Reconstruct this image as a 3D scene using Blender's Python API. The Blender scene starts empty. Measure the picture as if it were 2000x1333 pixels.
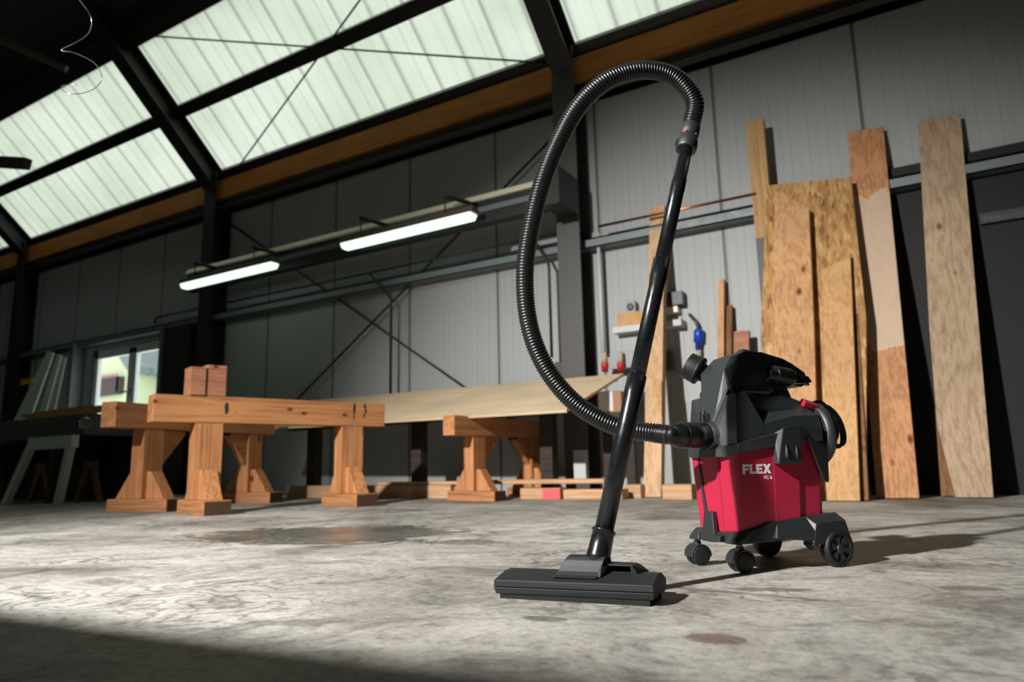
import bpy, bmesh, math, random
from mathutils import Vector, Matrix, Euler
random.seed(7)
SC = bpy.context.scene
COL = SC.collection
R = math.radians

# ------------------------------------------------------------------ camera
F, YAW, PITCH, ROLL, HC = 1390.0, R(31.13), R(9.994), R(-1.292), 0.23
CAM = Vector((0, 0, HC))
FW = Vector((-math.sin(YAW) * math.cos(PITCH), math.cos(YAW) * math.cos(PITCH), math.sin(PITCH)))
_r = Vector((math.cos(YAW), math.sin(YAW), 0)); _u = _r.cross(FW)
RT = math.cos(ROLL) * _r + math.sin(ROLL) * _u
UP = -math.sin(ROLL) * _r + math.cos(ROLL) * _u
cd = bpy.data.cameras.new('camera'); cam = bpy.data.objects.new('camera', cd); COL.objects.link(cam)
cam.matrix_world = Matrix(((RT.x, UP.x, -FW.x, 0), (RT.y, UP.y, -FW.y, 0), (RT.z, UP.z, -FW.z, HC), (0, 0, 0, 1)))
cd.sensor_width = 36; cd.lens = F / 2000 * 36; cd.clip_start = .02; cd.clip_end = 200
cd.dof.use_dof = True; cd.dof.focus_distance = 1.42; cd.dof.aperture_fstop = 4.0
SC.camera = cam

# ------------------------------------------------------------------ sky, lamps, exposure
W = bpy.data.worlds.new('sky'); SC.world = W; W.use_nodes = True
_bg = W.node_tree.nodes['Background']; _bg.inputs[0].default_value = (.93, 1.0, .945, 1); _bg.inputs[1].default_value = 2.0
SC.view_settings.view_transform = 'Standard'; SC.view_settings.look = 'None'
SC.view_settings.exposure = 0.0; SC.view_settings.gamma = 1.0; SC.view_settings.use_curve_mapping = False
SC.cycles.use_denoising = True
SC.cycles.max_bounces = 8; SC.cycles.diffuse_bounces = 4
def spot(name, loc, aim, power, size, blend, rad, col=(1, 1, 1)):
    l = bpy.data.lights.new(name, 'SPOT'); o = bpy.data.objects.new(name, l); COL.objects.link(o)
    l.energy = power; l.spot_size = R(size); l.spot_blend = blend; l.shadow_soft_size = rad; l.color = col
    o.location = loc; o.rotation_euler = (Vector(aim) - Vector(loc)).to_track_quat('-Z', 'Y').to_euler()
    return o
def area(name, loc, aim, power, sx, sy, col=(1, 1, 1)):
    l = bpy.data.lights.new(name, 'AREA'); o = bpy.data.objects.new(name, l); COL.objects.link(o)
    l.energy = power; l.shape = 'RECTANGLE'; l.size = sx; l.size_y = sy; l.color = col
    o.location = loc; o.rotation_euler = (Vector(aim) - Vector(loc)).to_track_quat('-Z', 'Y').to_euler()
    return o
spot('studio_spot', (-2.45, -2.85, 3.2), (-1.7, 2.7, 0), 3550, 63, 1.0, .085, (1, .975, .94))

# ------------------------------------------------------------------ rays from the calibrated camera
def ray(x, y): return FW + RT * ((x - 1000) / F) - UP * ((y - 666.5) / F)
def onY(x, y, v): d = ray(x, y); return CAM + d * (v / d.y)
def onZ(x, y, v=0.0): d = ray(x, y); return CAM + d * ((v - HC) / d.z)
def onlean(x, y, yb, k):            # plane Y - k z = yb
    d = ray(x, y); return CAM + d * ((yb + k * HC) / (d.y - k * d.z))
def deep(x, y, z): return CAM + ray(x, y) * z
WY = 5.19

# ------------------------------------------------------------------ materials
def nodes(name):
    m = bpy.data.materials.new(name); m.use_nodes = True
    nt = m.node_tree; return m, nt, nt.nodes['Principled BSDF']
def N(nt, t, **kw):
    n = nt.nodes.new(t)
    for k, v in kw.items():
        if k in n.inputs.keys(): n.inputs[k].default_value = v
        else: setattr(n, k, v)
    return n
def ramp(nt, src, stops):
    n = nt.nodes.new('ShaderNodeValToRGB'); nt.links.new(src, n.inputs[0])
    e = n.color_ramp.elements
    while len(e) < len(stops): e.new(.5)
    for q, (p, c) in zip(e, stops):
        q.position = p; q.color = (*c, 1) if len(c) == 3 else c
    return n
def g(v): return (v, v, v)
def plain(name, col, rough=.5, metal=0., bump=0., bscale=200, spec=.5, coat=0):
    m, nt, b = nodes(name)
    b.inputs['Base Color'].default_value = (*col, 1); b.inputs['Roughness'].default_value = rough
    b.inputs['Metallic'].default_value = metal; b.inputs['Specular IOR Level'].default_value = spec
    tc = N(nt, 'ShaderNodeTexCoord')
    nz = N(nt, 'ShaderNodeTexNoise', Scale=bscale, Detail=3.0); nt.links.new(tc.outputs['Object'], nz.inputs['Vector'])
    rr = ramp(nt, nz.outputs[0], [(.3, g(max(0, rough - .06))), (.7, g(min(1, rough + .06)))])
    nt.links.new(rr.outputs[0], b.inputs['Roughness'])
    if bump:
        bp = N(nt, 'ShaderNodeBump', Strength=bump, Distance=.001); nt.links.new(nz.outputs[0], bp.inputs['Height'])
        nt.links.new(bp.outputs[0], b.inputs['Normal'])
    return m
def emit(name, col, s):
    m, nt, b = nodes(name); b.inputs['Base Color'].default_value = (.8, .8, .8, 1)
    b.inputs['Emission Color'].default_value = (*col, 1); b.inputs['Emission Strength'].default_value = s
    return m
def wood(name, light, dark, axis='X', knot=True, rough=.65, seed=0., stain=None, kscale=7.):
    m, nt, b = nodes(name)
    tc = N(nt, 'ShaderNodeTexCoord'); L = nt.links.new
    mp = N(nt, 'ShaderNodeMapping'); mp.inputs['Location'].default_value = (seed, seed * 1.7, seed * .6)
    s = {'X': (.45, 13, 13), 'Y': (13, .45, 13), 'Z': (13, 13, .45)}[axis]
    mp.inputs['Scale'].default_value = s; L(tc.outputs['Object'], mp.inputs['Vector'])
    n1 = N(nt, 'ShaderNodeTexNoise', Scale=.55, Detail=1.5, Roughness=.5); L(mp.outputs[0], n1.inputs['Vector'])
    n2 = N(nt, 'ShaderNodeTexNoise', Scale=6.0, Detail=4.0, Roughness=.7); L(mp.outputs[0], n2.inputs['Vector'])
    sn = N(nt, 'ShaderNodeMath', operation='MULTIPLY'); sn.inputs[1].default_value = 48.0; L(n1.outputs[0], sn.inputs[0])
    si = N(nt, 'ShaderNodeMath', operation='SINE'); L(sn.outputs[0], si.inputs[0])
    mx = N(nt, 'ShaderNodeMath', operation='MULTIPLY_ADD'); mx.inputs[1].default_value = .065; L(si.outputs[0], mx.inputs[0]); L(n2.outputs[0], mx.inputs[2])
    mid = tuple(.45 * a + .55 * c for a, c in zip(light, dark))
    rp = ramp(nt, mx.outputs[0], [(.30, dark), (.44, mid), (.56, light)]); col = rp.outputs[0]
    n3 = N(nt, 'ShaderNodeTexNoise', Scale=2.2, Detail=3.0); L(tc.outputs['Object'], n3.inputs['Vector'])
    r3 = ramp(nt, n3.outputs[0], [(.35, g(.78)), (.6, g(1.0))])
    m1 = N(nt, 'ShaderNodeMixRGB', blend_type='MULTIPLY', Fac=.7); L(col, m1.inputs[1]); L(r3.outputs[0], m1.inputs[2]); col = m1.outputs[0]
    if knot:
        mk = N(nt, 'ShaderNodeMapping'); ks = {'X': (.55, 1, 1), 'Y': (1, .55, 1), 'Z': (1, 1, .55)}[axis]
        mk.inputs['Scale'].default_value = ks; mk.inputs['Location'].default_value = (seed * 2.3, seed, seed * 1.3)
        L(tc.outputs['Object'], mk.inputs['Vector'])
        vo = N(nt, 'ShaderNodeTexVoronoi', Scale=kscale); L(mk.outputs[0], vo.inputs['Vector'])
        rk = ramp(nt, vo.outputs['Distance'], [(.045, (.08, .035, .015)), (.085, (.45, .27, .14)), (.15, g(1.0))])
        m2 = N(nt, 'ShaderNodeMixRGB', blend_type='MULTIPLY', Fac=.9); L(col, m2.inputs[1]); L(rk.outputs[0], m2.inputs[2]); col = m2.outputs[0]
    if stain:                       # (z_low, z_high, colour multiplier): a weather stain with an uneven edge
        zl, zh, sc = stain
        sx = N(nt, 'ShaderNodeSeparateXYZ'); L(tc.outputs['Object'], sx.inputs[0])
        nn = N(nt, 'ShaderNodeTexNoise', Scale=9.0, Detail=2.0); L(tc.outputs['Object'], nn.inputs['Vector'])
        ad = N(nt, 'ShaderNodeMath', operation='MULTIPLY_ADD'); ad.inputs[1].default_value = .22; L(nn.outputs[0], ad.inputs[0]); L(sx.outputs[2], ad.inputs[2])
        a1 = N(nt, 'ShaderNodeMath', operation='GREATER_THAN'); a1.inputs[1].default_value = zl + .11; L(ad.outputs[0], a1.inputs[0])
        a2 = N(nt, 'ShaderNodeMath', operation='LESS_THAN'); a2.inputs[1].default_value = zh + .11; L(ad.outputs[0], a2.inputs[0])
        a3 = N(nt, 'ShaderNodeMath', operation='MULTIPLY'); L(a1.outputs[0], a3.inputs[0]); L(a2.outputs[0], a3.inputs[1])
        m3 = N(nt, 'ShaderNodeMixRGB', blend_type='MIX'); L(a3.outputs[0], m3.inputs[0]); L(col, m3.inputs[1])
        m4 = N(nt, 'ShaderNodeMixRGB', blend_type='MIX', Fac=.72); L(col, m4.inputs[1]); m4.inputs[2].default_value = (*sc, 1)
        L(m4.outputs[0], m3.inputs[2]); col = m3.outputs[0]
    L(col, b.inputs['Base Color']); b.inputs['Roughness'].default_value = rough; b.inputs['Specular IOR Level'].default_value = .25
    bp = N(nt, 'ShaderNodeBump', Strength=.25, Distance=.002); L(n2.outputs[0], bp.inputs['Height']); L(bp.outputs[0], b.inputs['Normal'])
    return m
def osb_mat():
    m, nt, b = nodes('strand_board'); L = nt.links.new
    tc = N(nt, 'ShaderNodeTexCoord'); cur = None
    for i, (rz, sc) in enumerate(((.5, 1), (-.9, 1.15), (1.5, .9), (.1, 1.3))):
        mp = N(nt, 'ShaderNodeMapping'); mp.inputs['Rotation'].default_value = (0, rz, 0); mp.inputs['Scale'].default_value = (52 * sc, 20, 13 * sc); mp.inputs['Location'].default_value = (i * 3.1, 0, i * 1.7)
        L(tc.outputs['Object'], mp.inputs['Vector'])
        vo = N(nt, 'ShaderNodeTexVoronoi', Scale=1.0); L(mp.outputs[0], vo.inputs['Vector'])
        sp = N(nt, 'ShaderNodeSeparateXYZ'); L(vo.outputs['Color'], sp.inputs[0])
        c = ramp(nt, sp.outputs[0], [(.0, (.20, .075, .018)), (.15, (.36, .17, .05)), (.6, (.50, .28, .09)), (1., (.62, .40, .16))]).outputs[0]
        if cur is None: cur = c
        else:
            k = ramp(nt, sp.outputs[1], [(.60, g(0)), (.66, g(.85))]).outputs[0]
            mx = N(nt, 'ShaderNodeMixRGB'); L(k, mx.inputs[0]); L(cur, mx.inputs[1]); L(c, mx.inputs[2]); cur = mx.outputs[0]
    nz = N(nt, 'ShaderNodeTexNoise', Scale=6.0, Detail=3.0); L(tc.outputs['Object'], nz.inputs['Vector'])
    r = ramp(nt, nz.outputs[0], [(.35, (.72, .62, .5)), (.6, g(1))])
    mx = N(nt, 'ShaderNodeMixRGB', blend_type='MULTIPLY', Fac=1.0); L(cur, mx.inputs[1]); L(r.outputs[0], mx.inputs[2])
    L(mx.outputs[0], b.inputs['Base Color']); b.inputs['Roughness'].default_value = .6
    return m
def floor_mat():
    m, nt, b = nodes('trowelled_concrete'); L = nt.links.new
    tc = N(nt, 'ShaderNodeTexCoord'); P = tc.outputs['Object']
    big = N(nt, 'ShaderNodeTexNoise', Scale=1.3, Detail=6.0, Roughness=.62, Distortion=.6); L(P, big.inputs['Vector'])
    sw = N(nt, 'ShaderNodeTexNoise', Scale=4.2, Detail=9.0, Roughness=.74, Distortion=2.2); L(P, sw.inputs['Vector'])
    fine = N(nt, 'ShaderNodeTexNoise', Scale=60.0, Detail=6.0, Roughness=.7); L(P, fine.inputs['Vector'])
    wv = N(nt, 'ShaderNodeTexWave', wave_type='RINGS', Scale=4.6, Distortion=26.0, Detail=5.0); wv.inputs['Detail Scale'].default_value = 1.3; L(P, wv.inputs['Vector'])
    c1 = ramp(nt, big.outputs[0], [(.34, (.17, .16, .14)), (.46, (.36, .34, .305)), (.56, (.47, .45, .412)), (.7, (.54, .518, .478))])
    c2 = ramp(nt, sw.outputs[0], [(.38, g(.42)), (.48, g(.86)), (.56, g(1.0)), (.66, g(1.22))])
    m1 = N(nt, 'ShaderNodeMixRGB', blend_type='MULTIPLY', Fac=.8); L(c1.outputs[0], m1.inputs[1]); L(c2.outputs[0], m1.inputs[2])
    c3 = ramp(nt, wv.outputs[0], [(.0, g(.45)), (.25, g(.95)), (1., g(1.05))])
    msk = N(nt, 'ShaderNodeTexNoise', Scale=2.0, Detail=2.0); L(P, msk.inputs['Vector'])
    mr = ramp(nt, msk.outputs[0], [(.47, g(0)), (.6, g(.8))])
    m2 = N(nt, 'ShaderNodeMixRGB', blend_type='MULTIPLY'); L(mr.outputs[0], m2.inputs[0]); L(m1.outputs[0], m2.inputs[1]); L(c3.outputs[0], m2.inputs[2])
    c4 = ramp(nt, fine.outputs[0], [(.34, g(.62)), (.48, g(.95)), (.62, g(1.1))])
    m3 = N(nt, 'ShaderNodeMixRGB', blend_type='MULTIPLY', Fac=.9); L(m2.outputs[0], m3.inputs[1]); L(c4.outputs[0], m3.inputs[2])
    # damp, sealed patches: darker and glossier
    def spot_mask(cx, cy, rx, ry, ang, soft=.35):
        mp = N(nt, 'ShaderNodeMapping', vector_type='TEXTURE'); mp.inputs['Location'].default_value = (cx, cy, 0)
        mp.inputs['Rotation'].default_value = (0, 0, ang); mp.inputs['Scale'].default_value = (rx, ry, 1); L(P, mp.inputs['Vector'])
        ln = N(nt, 'ShaderNodeVectorMath', operation='LENGTH'); L(mp.outputs[0], ln.inputs[0])
        ad = N(nt, 'ShaderNodeMath', operation='MULTIPLY_ADD'); ad.inputs[1].default_value = .9; L(sw.outputs[0], ad.inputs[0]); L(ln.outputs['Value'], ad.inputs[2])
        return ramp(nt, ad.outputs[0], [(1.25 - soft, g(1)), (1.25, g(0))]).outputs[0]
    col = m3.outputs[0]; wet = None
    for (px, py, rx, ry, a, dark, gl) in FLOOR_SPOTS:
        q = onZ(px, py); k = spot_mask(q.x, q.y, rx, ry, a)
        mm = N(nt, 'ShaderNodeMixRGB', blend_type='MULTIPLY'); L(k, mm.inputs[0]); L(col, mm.inputs[1]); mm.inputs[2].default_value = (*dark, 1); col = mm.outputs[0]
        if gl:
            wet = k if wet is None else wet
    L(col, b.inputs['Base Color'])
    rg = ramp(nt, sw.outputs[0], [(.35, g(.5)), (.65, g(.75))])
    mr2 = N(nt, 'ShaderNodeMixRGB'); L(wet, mr2.inputs[0]); L(rg.outputs[0], mr2.inputs[1]); mr2.inputs[2].default_value = (.2, .2, .2, 1)
    L(mr2.outputs[0], b.inputs['Roughness'])
    hs = N(nt, 'ShaderNodeMath', operation='ADD'); L(fine.outputs[0], hs.inputs[0]); L(sw.outputs[0], hs.inputs[1])
    bp = N(nt, 'ShaderNodeBump', Strength=.35, Distance=.006); L(hs.outputs[0], bp.inputs['Height']); L(bp.outputs[0], b.inputs['Normal'])
    return m
FLOOR_SPOTS = [(640, 1044, 1.0, .75, .3, (.42, .44, .42), 1), (905, 1060, .25, .16, .2, (.55, .55, .5), 0), (1065, 1210, .075, .04, .1, (.5, .48, .45), 0), (1400, 1248, .08, .06, 0, (.55, .42, .44), 0),
               (1600, 1078, .16, .1, .3, (.6, .56, .5), 0), (1500, 1152, .14, .045, .4, (.5, .48, .45), 0), (1340, 1150, .5, .03, -.1, (.6, .58, .54), 0), (1900, 1150, .1, .05, .2, (.55, .52, .5), 0)]
def wall_mat():
    m, nt, b = nodes('sandwich_panel'); L = nt.links.new
    tc = N(nt, 'ShaderNodeTexCoord'); sx = N(nt, 'ShaderNodeSeparateXYZ'); L(tc.outputs['Object'], sx.inputs[0])
    def frac(per, off):
        a = N(nt, 'ShaderNodeMath', operation='ADD'); a.inputs[1].default_value = off + 100; L(sx.outputs[0], a.inputs[0])
        d = N(nt, 'ShaderNodeMath', operation='DIVIDE'); d.inputs[1].default_value = per; L(a.outputs[0], d.inputs[0])
        f = N(nt, 'ShaderNodeMath', operation='FRACT'); L(d.outputs[0], f.inputs[0]); return f.outputs[0]
    seam = ramp(nt, frac(1.0, .27 + .013), [(.0, g(.30)), (.022, g(.34)), (.026, g(1)), (1, g(1))]); seam.color_ramp.interpolation = 'LINEAR'
    rib = ramp(nt, frac(.125, .0), [(.0, g(.78)), (.1, g(1)), (.5, g(.97)), (.55, g(.90)), (.6, g(1))])
    m1 = N(nt, 'ShaderNodeMixRGB', blend_type='MULTIPLY', Fac=1.0); m1.inputs[1].default_value = (.39, .405, .40, 1); L(seam.outputs[0], m1.inputs[2])
    m2 = N(nt, 'ShaderNodeMixRGB', blend_type='MULTIPLY', Fac=1.0); L(m1.outputs[0], m2.inputs[1]); L(rib.outputs[0], m2.inputs[2])
    L(m2.outputs[0], b.inputs['Base Color']); b.inputs['Roughness'].default_value = .5; b.inputs['Specular IOR Level'].default_value = .3
    mul = N(nt, 'ShaderNodeMath', operation='MULTIPLY'); L(seam.outputs[0], mul.inputs[0]); L(rib.outputs[0], mul.inputs[1])
    bp = N(nt, 'ShaderNodeBump', Strength=.6, Distance=.004); L(mul.outputs[0], bp.inputs['Height']); L(bp.outputs[0], b.inputs['Normal'])
    return m
def skylight_mat():
    m, nt, b = nodes('translucent_corrugated_sheet'); L = nt.links.new
    tc = N(nt, 'ShaderNodeTexCoord'); sx = N(nt, 'ShaderNodeSeparateXYZ'); L(tc.outputs['Object'], sx.inputs[0])
    def band(per, w, off, lo):
        d = N(nt, 'ShaderNodeMath', operation='MULTIPLY_ADD'); d.inputs[1].default_value = 1 / per; d.inputs[2].default_value = 50 + off; L(sx.outputs[0], d.inputs[0])
        f = N(nt, 'ShaderNodeMath', operation='FRACT'); L(d.outputs[0], f.inputs[0])
        return ramp(nt, f.outputs[0], [(0., g(1)), (.5 - w, g(1)), (.5, g(lo)), (.5 + w * .6, g(lo + (1 - lo) * .7)), (.5 + w * 1.6, g(1))]).outputs[0]
    nz = N(nt, 'ShaderNodeTexNoise', Scale=1.1, Detail=3.0); L(tc.outputs['Object'], nz.inputs['Vector'])
    dirt = ramp(nt, nz.outputs[0], [(.3, (.80, .84, .78)), (.65, (1, 1, 1))])
    col = None
    m0 = N(nt, 'ShaderNodeMixRGB', blend_type='MULTIPLY', Fac=1.0); L(band(.36, .09, 0, .50), m0.inputs[1]); L(band(.36, .05, .42, .86), m0.inputs[2])
    m1 = N(nt, 'ShaderNodeMixRGB', blend_type='MULTIPLY', Fac=1.0); L(m0.outputs[0], m1.inputs[1]); L(dirt.outputs[0], m1.inputs[2])
    m2 = N(nt, 'ShaderNodeMixRGB', blend_type='MULTIPLY', Fac=1.0); m2.inputs[1].default_value = (.46, .475, .43, 1); L(m1.outputs[0], m2.inputs[2])
    tr = N(nt, 'ShaderNodeBsdfTranslucent'); L(m2.outputs[0], tr.inputs[0])
    L(tr.outputs[0], nt.nodes['Material Output'].inputs['Surface']); nt.nodes.remove(b)
    return m
def glass_mat(name, mix=.06, col=(1, 1, 1)):
    m, nt, b = nodes(name); L = nt.links.new
    t = N(nt, 'ShaderNodeBsdfTransparent'); t.inputs[0].default_value = (*col, 1)
    gl = N(nt, 'ShaderNodeBsdfGlossy', Roughness=.02); mx = N(nt, 'ShaderNodeMixShader', Fac=mix)
    L(t.outputs[0], mx.inputs[1]); L(gl.outputs[0], mx.inputs[2]); L(mx.outputs[0], nt.nodes['Material Output'].inputs['Surface']); nt.nodes.remove(b)
    return m

M = dict(
    floor=floor_mat(), wall=wall_mat(), sky=skylight_mat(), glass=glass_mat('pane_glass'),
    dark=plain('dark_wall_paint', (.018, .018, .016), .8), doorp=plain('dark_door_paint', (.006, .006, .006), .7), roof=plain('roof_underside', (.012, .012, .011), .8),
    steel=plain('dark_painted_steel', (.016, .016, .015), .5, bump=.1), colsteel=plain('grey_painted_steel', (.075, .073, .07), .45, bump=.1),
    galv=plain('galvanised_steel', (.17, .20, .205), .5, .2, bscale=25), green=plain('olive_steel', (.05, .052, .042), .55),
    glulam=wood('eave_timber', (.55, .22, .045), (.38, .13, .025), 'X', False, seed=3.),
    pvc=plain('white_plastic', (.72, .73, .72), .35), cream=plain('cream_paint', (.80, .76, .56), .4),
    blackp=plain('black_plastic', (.013, .0172, .0192), .48, bump=.2, bscale=900, spec=1.0), basep=plain('base_plastic', (.011, .0145, .0160), .50, bump=.2, bscale=900, spec=.8), nozp=plain('nozzle_plastic', (.010, .0125, .0135), .58, bump=.3, bscale=900), blackg=plain('glossy_black_tube', (.007, .0085, .009), .27, bump=.05, bscale=60),
    hose=plain('black_hose_plastic', (.006, .007, .0075), .36), rubber=plain('black_rubber', (.0065, .0075, .008), .58, bump=.2, bscale=700),
    red=plain('red_plastic', (.40, .014, .046), .36, bump=.12, bscale=900), white=plain('white_print', (.85, .84, .84), .5),
    redsw=plain('red_switch_plastic', (.42, .012, .04), .35), chrome=plain('bright_steel', (.6, .62, .62), .2, 1.),
    tr=wood('trestle_timber', (.56, .255, .105), (.34, .13, .048), 'X', seed=1., kscale=10.), trz=wood('trestle_post_timber', (.56, .255, .105), (.34, .13, .048), 'Z', seed=2.),
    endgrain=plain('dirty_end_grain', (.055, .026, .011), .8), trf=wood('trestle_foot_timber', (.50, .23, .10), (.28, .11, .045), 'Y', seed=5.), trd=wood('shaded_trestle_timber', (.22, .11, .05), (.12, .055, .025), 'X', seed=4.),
    ply=wood('plywood_face', (.70, .55, .37), (.57, .42, .26), 'X', False, seed=6., rough=.5),
    brdA=wood('spruce_board', (.62, .345, .165), (.42, .205, .085), 'Z', seed=7.), brdB=wood('pale_spruce_board', (.64, .37, .165), (.48, .25, .10), 'Z', seed=8.),
    brdC=wood('stained_board', (.60, .30, .14), (.38, .165, .07), 'Z', seed=9., stain=(.9, 1.95, (.62, .50, .38))), brdD=wood('weathered_board', (.50, .36, .235), (.33, .215, .13), 'Z', seed=10.3),
    brdE=wood('knotty_batten', (.58, .35, .15), (.40, .21, .08), 'Z', seed=11., kscale=9.), post=wood('pale_post', (.66, .43, .25), (.48, .28, .14), 'Z', seed=12.),
    brown=wood('brown_board', (.26, .12, .045), (.12, .05, .018), 'Z', False, seed=13.), plk=wood('floor_plank', (.62, .38, .22), (.42, .23, .12), 'X', seed=14.),
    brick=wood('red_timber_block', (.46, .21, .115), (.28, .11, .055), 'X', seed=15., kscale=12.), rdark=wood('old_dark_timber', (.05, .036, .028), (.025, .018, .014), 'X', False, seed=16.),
    lath=wood('brown_lath', (.55, .30, .11), (.3, .14, .05), 'X', False, seed=18.),
    osb=osb_mat(), tube=emit('fluorescent_diffuser', (.74, 1.0, .84), 1.5), lamp=plain('lamp_housing', (.10, .075, .06), .5),
    pipe=plain('dark_steel_pipe', (.03, .024, .022), .45, .3), copper=plain('copper_pipe', (.55, .20, .09), .3, 1.), greyp=plain('grey_plastic', (.30, .31, .32), .5),
    blue=plain('blue_plastic', (.01, .05, .42), .35), redp=plain('red_plug', (.5, .02, .02), .4), beige=plain('beige_cable_sheath', (.42, .33, .21), .6), card=plain('cardboard', (.34, .18, .10), .8),
    paper=plain('paper_label', (.62, .58, .56), .8), grsheet=plain('grey_aluminium_sheet', (.50, .55, .54), .45, .1, bscale=12), housew=plain('house_render', (.60, .66, .46), .9), tile=plain('slate_roof', (.17, .21, .23), .7),
    solar=plain('solar_cell', (.60, .68, .72), .15), balc=plain('dark_balcony_boards', (.05, .035, .035), .7), flower=plain('pink_flowers', (.55, .25, .35), .8), wire=plain('thin_bright_wire', (.6, .65, .7), .3, 1.),
    pinkp=plain('pink_spray_paint', (.70, .10, .12), .6), whitep=plain('white_board', (.55, .56, .56), .6), yellow=plain('yellow_plastic', (.6, .33, .02), .5), darkg=plain('dark_grey_case', (.028, .032, .045), .4), sign=plain('dark_sign_plate', (.03, .032, .03), .5), signt=plain('dim_sign_letters', (.10, .10, .095), .5),
    bristle=plain('bristles', (.008, .009, .009), .8), stain=plain('dark_stain', (.035, .016, .008), .7), pinkring=plain('dull_red_ring', (.30, .06, .07), .45))

# ------------------------------------------------------------------ mesh helpers
class MB:
    def __init__(s): s.bm = bmesh.new()
    def box(s, lo, hi, mtx=None):
        x0, y0, z0 = lo; x1, y1, z1 = hi
        return s.hull([(x, y, z) for x in (x0, x1) for y in (y0, y1) for z in (z0, z1)], mtx)
    def hull(s, pts, mtx=None, mirror=False):
        if mirror: pts = list(pts) + [(p[0], -p[1], p[2]) for p in pts if abs(p[1]) > 1e-6]
        t = bmesh.new()
        for p in pts: t.verts.new(mtx @ Vector(p) if mtx else Vector(p))
        r = bmesh.ops.convex_hull(t, input=t.verts)
        dead = [v for v in t.verts if not v.link_faces]
        bmesh.ops.delete(t, geom=dead, context='VERTS')
        bmesh.ops.dissolve_limit(t, angle_limit=R(1.5), verts=t.verts, edges=t.edges)
        bmesh.ops.recalc_face_normals(t, faces=t.faces)
        s.merge(t); return s
    def merge(s, t):
        me = bpy.data.meshes.new('tmp'); t.to_mesh(me); t.free(); s.bm.from_mesh(me); bpy.data.meshes.remove(me)
    def prism(s, poly, vec, mtx=None):          # poly: 3D points of one flat outline
        t = bmesh.new(); vec = Vector(vec)
        a = [t.verts.new(Vector(p)) for p in poly]; b = [t.verts.new(Vector(p) + vec) for p in poly]
        t.faces.new(a[::-1]); t.faces.new(b); n = len(a)
        for i in range(n): t.faces.new((a[i], a[(i + 1) % n], b[(i + 1) % n], b[i]))
        if mtx: bmesh.ops.transform(t, matrix=mtx, verts=t.verts)
        bmesh.ops.recalc_face_normals(t, faces=t.faces); s.merge(t); return s
    def bar(s, a, b, w, h=None, up=(0, 0, 1)):   # rectangular bar between two points
        a, b = Vector(a), Vector(b); h = h or w; d = (b - a).normalized(); u = Vector(up)
        if abs(d.dot(u)) > .98: u = Vector((1, 0, 0))
        x = d.cross(u).normalized(); y = x.cross(d)
        return s.hull([p + x * i * w / 2 + y * j * h / 2 for p in (a, b) for i in (-1, 1) for j in (-1, 1)])
    def sweep(s, pts, rads, seg=16, cap=True, smooth=True):
        t = bmesh.new(); pts = [Vector(p) for p in pts]; n = len(pts)
        if not hasattr(rads, '__len__'): rads = [rads] * n
        T = [(pts[min(i + 1, n - 1)] - pts[max(i - 1, 0)]).normalized() for i in range(n)]
        for i in range(n):
            if T[i].length < .5: T[i] = T[i - 1].copy() if i else Vector((0, 0, 1))
        x = T[0].cross(Vector((0, 0, 1)));
        if x.length < .1: x = T[0].cross(Vector((1, 0, 0)))
        x.normalize(); rings = []
        for i in range(n):
            x = (x - T[i] * x.dot(T[i])).normalized(); y = T[i].cross(x)
            rings.append([t.verts.new(pts[i] + (x * math.cos(2 * math.pi * k / seg) + y * math.sin(2 * math.pi * k / seg)) * rads[i]) for k in range(seg)])
        for i in range(n - 1):
            for k in range(seg):
                f = t.faces.new((rings[i][k], rings[i][(k + 1) % seg], rings[i + 1][(k + 1) % seg], rings[i + 1][k])); f.smooth = smooth
        if cap: t.faces.new(rings[0][::-1]); t.faces.new(rings[-1])
        bmesh.ops.recalc_face_normals(t, faces=t.faces); s.merge(t); return s
    def lathe(s, c, axis, prof, seg=32, cap=True):   # prof: (distance along axis, radius)
        c, a = Vector(c), Vector(axis).normalized()
        t = bmesh.new(); x = a.cross(Vector((0, 0, 1)))
        if x.length < .1: x = a.cross(Vector((1, 0, 0)))
        x.normalize(); y = a.cross(x); rings = []
        for d, r in prof:
            rings.append([t.verts.new(c + a * d + (x * math.cos(2 * math.pi * k / seg) + y * math.sin(2 * math.pi * k / seg)) * max(r, 1e-5)) for k in range(seg)])
        for i in range(len(rings) - 1):
            for k in range(seg):
                f = t.faces.new((rings[i][k], rings[i][(k + 1) % seg], rings[i + 1][(k + 1) % seg], rings[i + 1][k])); f.smooth = True
        if cap: t.faces.new(rings[0][::-1]); t.faces.new(rings[-1])
        bmesh.ops.recalc_face_normals(t, faces=t.faces); s.merge(t); return s
    def build(s, name, mat, parent=None, bevel=0, bseg=2, origin=None, inv=None, smooth_angle=None):
        if inv is not None: bmesh.ops.transform(s.bm, matrix=inv, verts=s.bm.verts)
        if origin is not None: bmesh.ops.translate(s.bm, verts=s.bm.verts, vec=-Vector(origin))
        me = bpy.data.meshes.new(name); s.bm.to_mesh(me); s.bm.free()
        o = bpy.data.objects.new(name, me); COL.objects.link(o)
        me.materials.append(mat if not isinstance(mat, str) else M[mat])
        if origin is not None: o.location = origin
        if parent: o.parent = parent
        if bevel:
            b = o.modifiers.new('bevel', 'BEVEL'); b.width = bevel; b.segments = bseg; b.limit_method = 'ANGLE'; b.angle_limit = R(20); b.harden_normals = True
        return o
def tag(o, label=None, cat=None, group=None, kind=None):
    if label: o['label'] = label
    if cat: o['category'] = cat
    if group: o['group'] = group
    if kind: o['kind'] = kind
    return o
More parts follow.
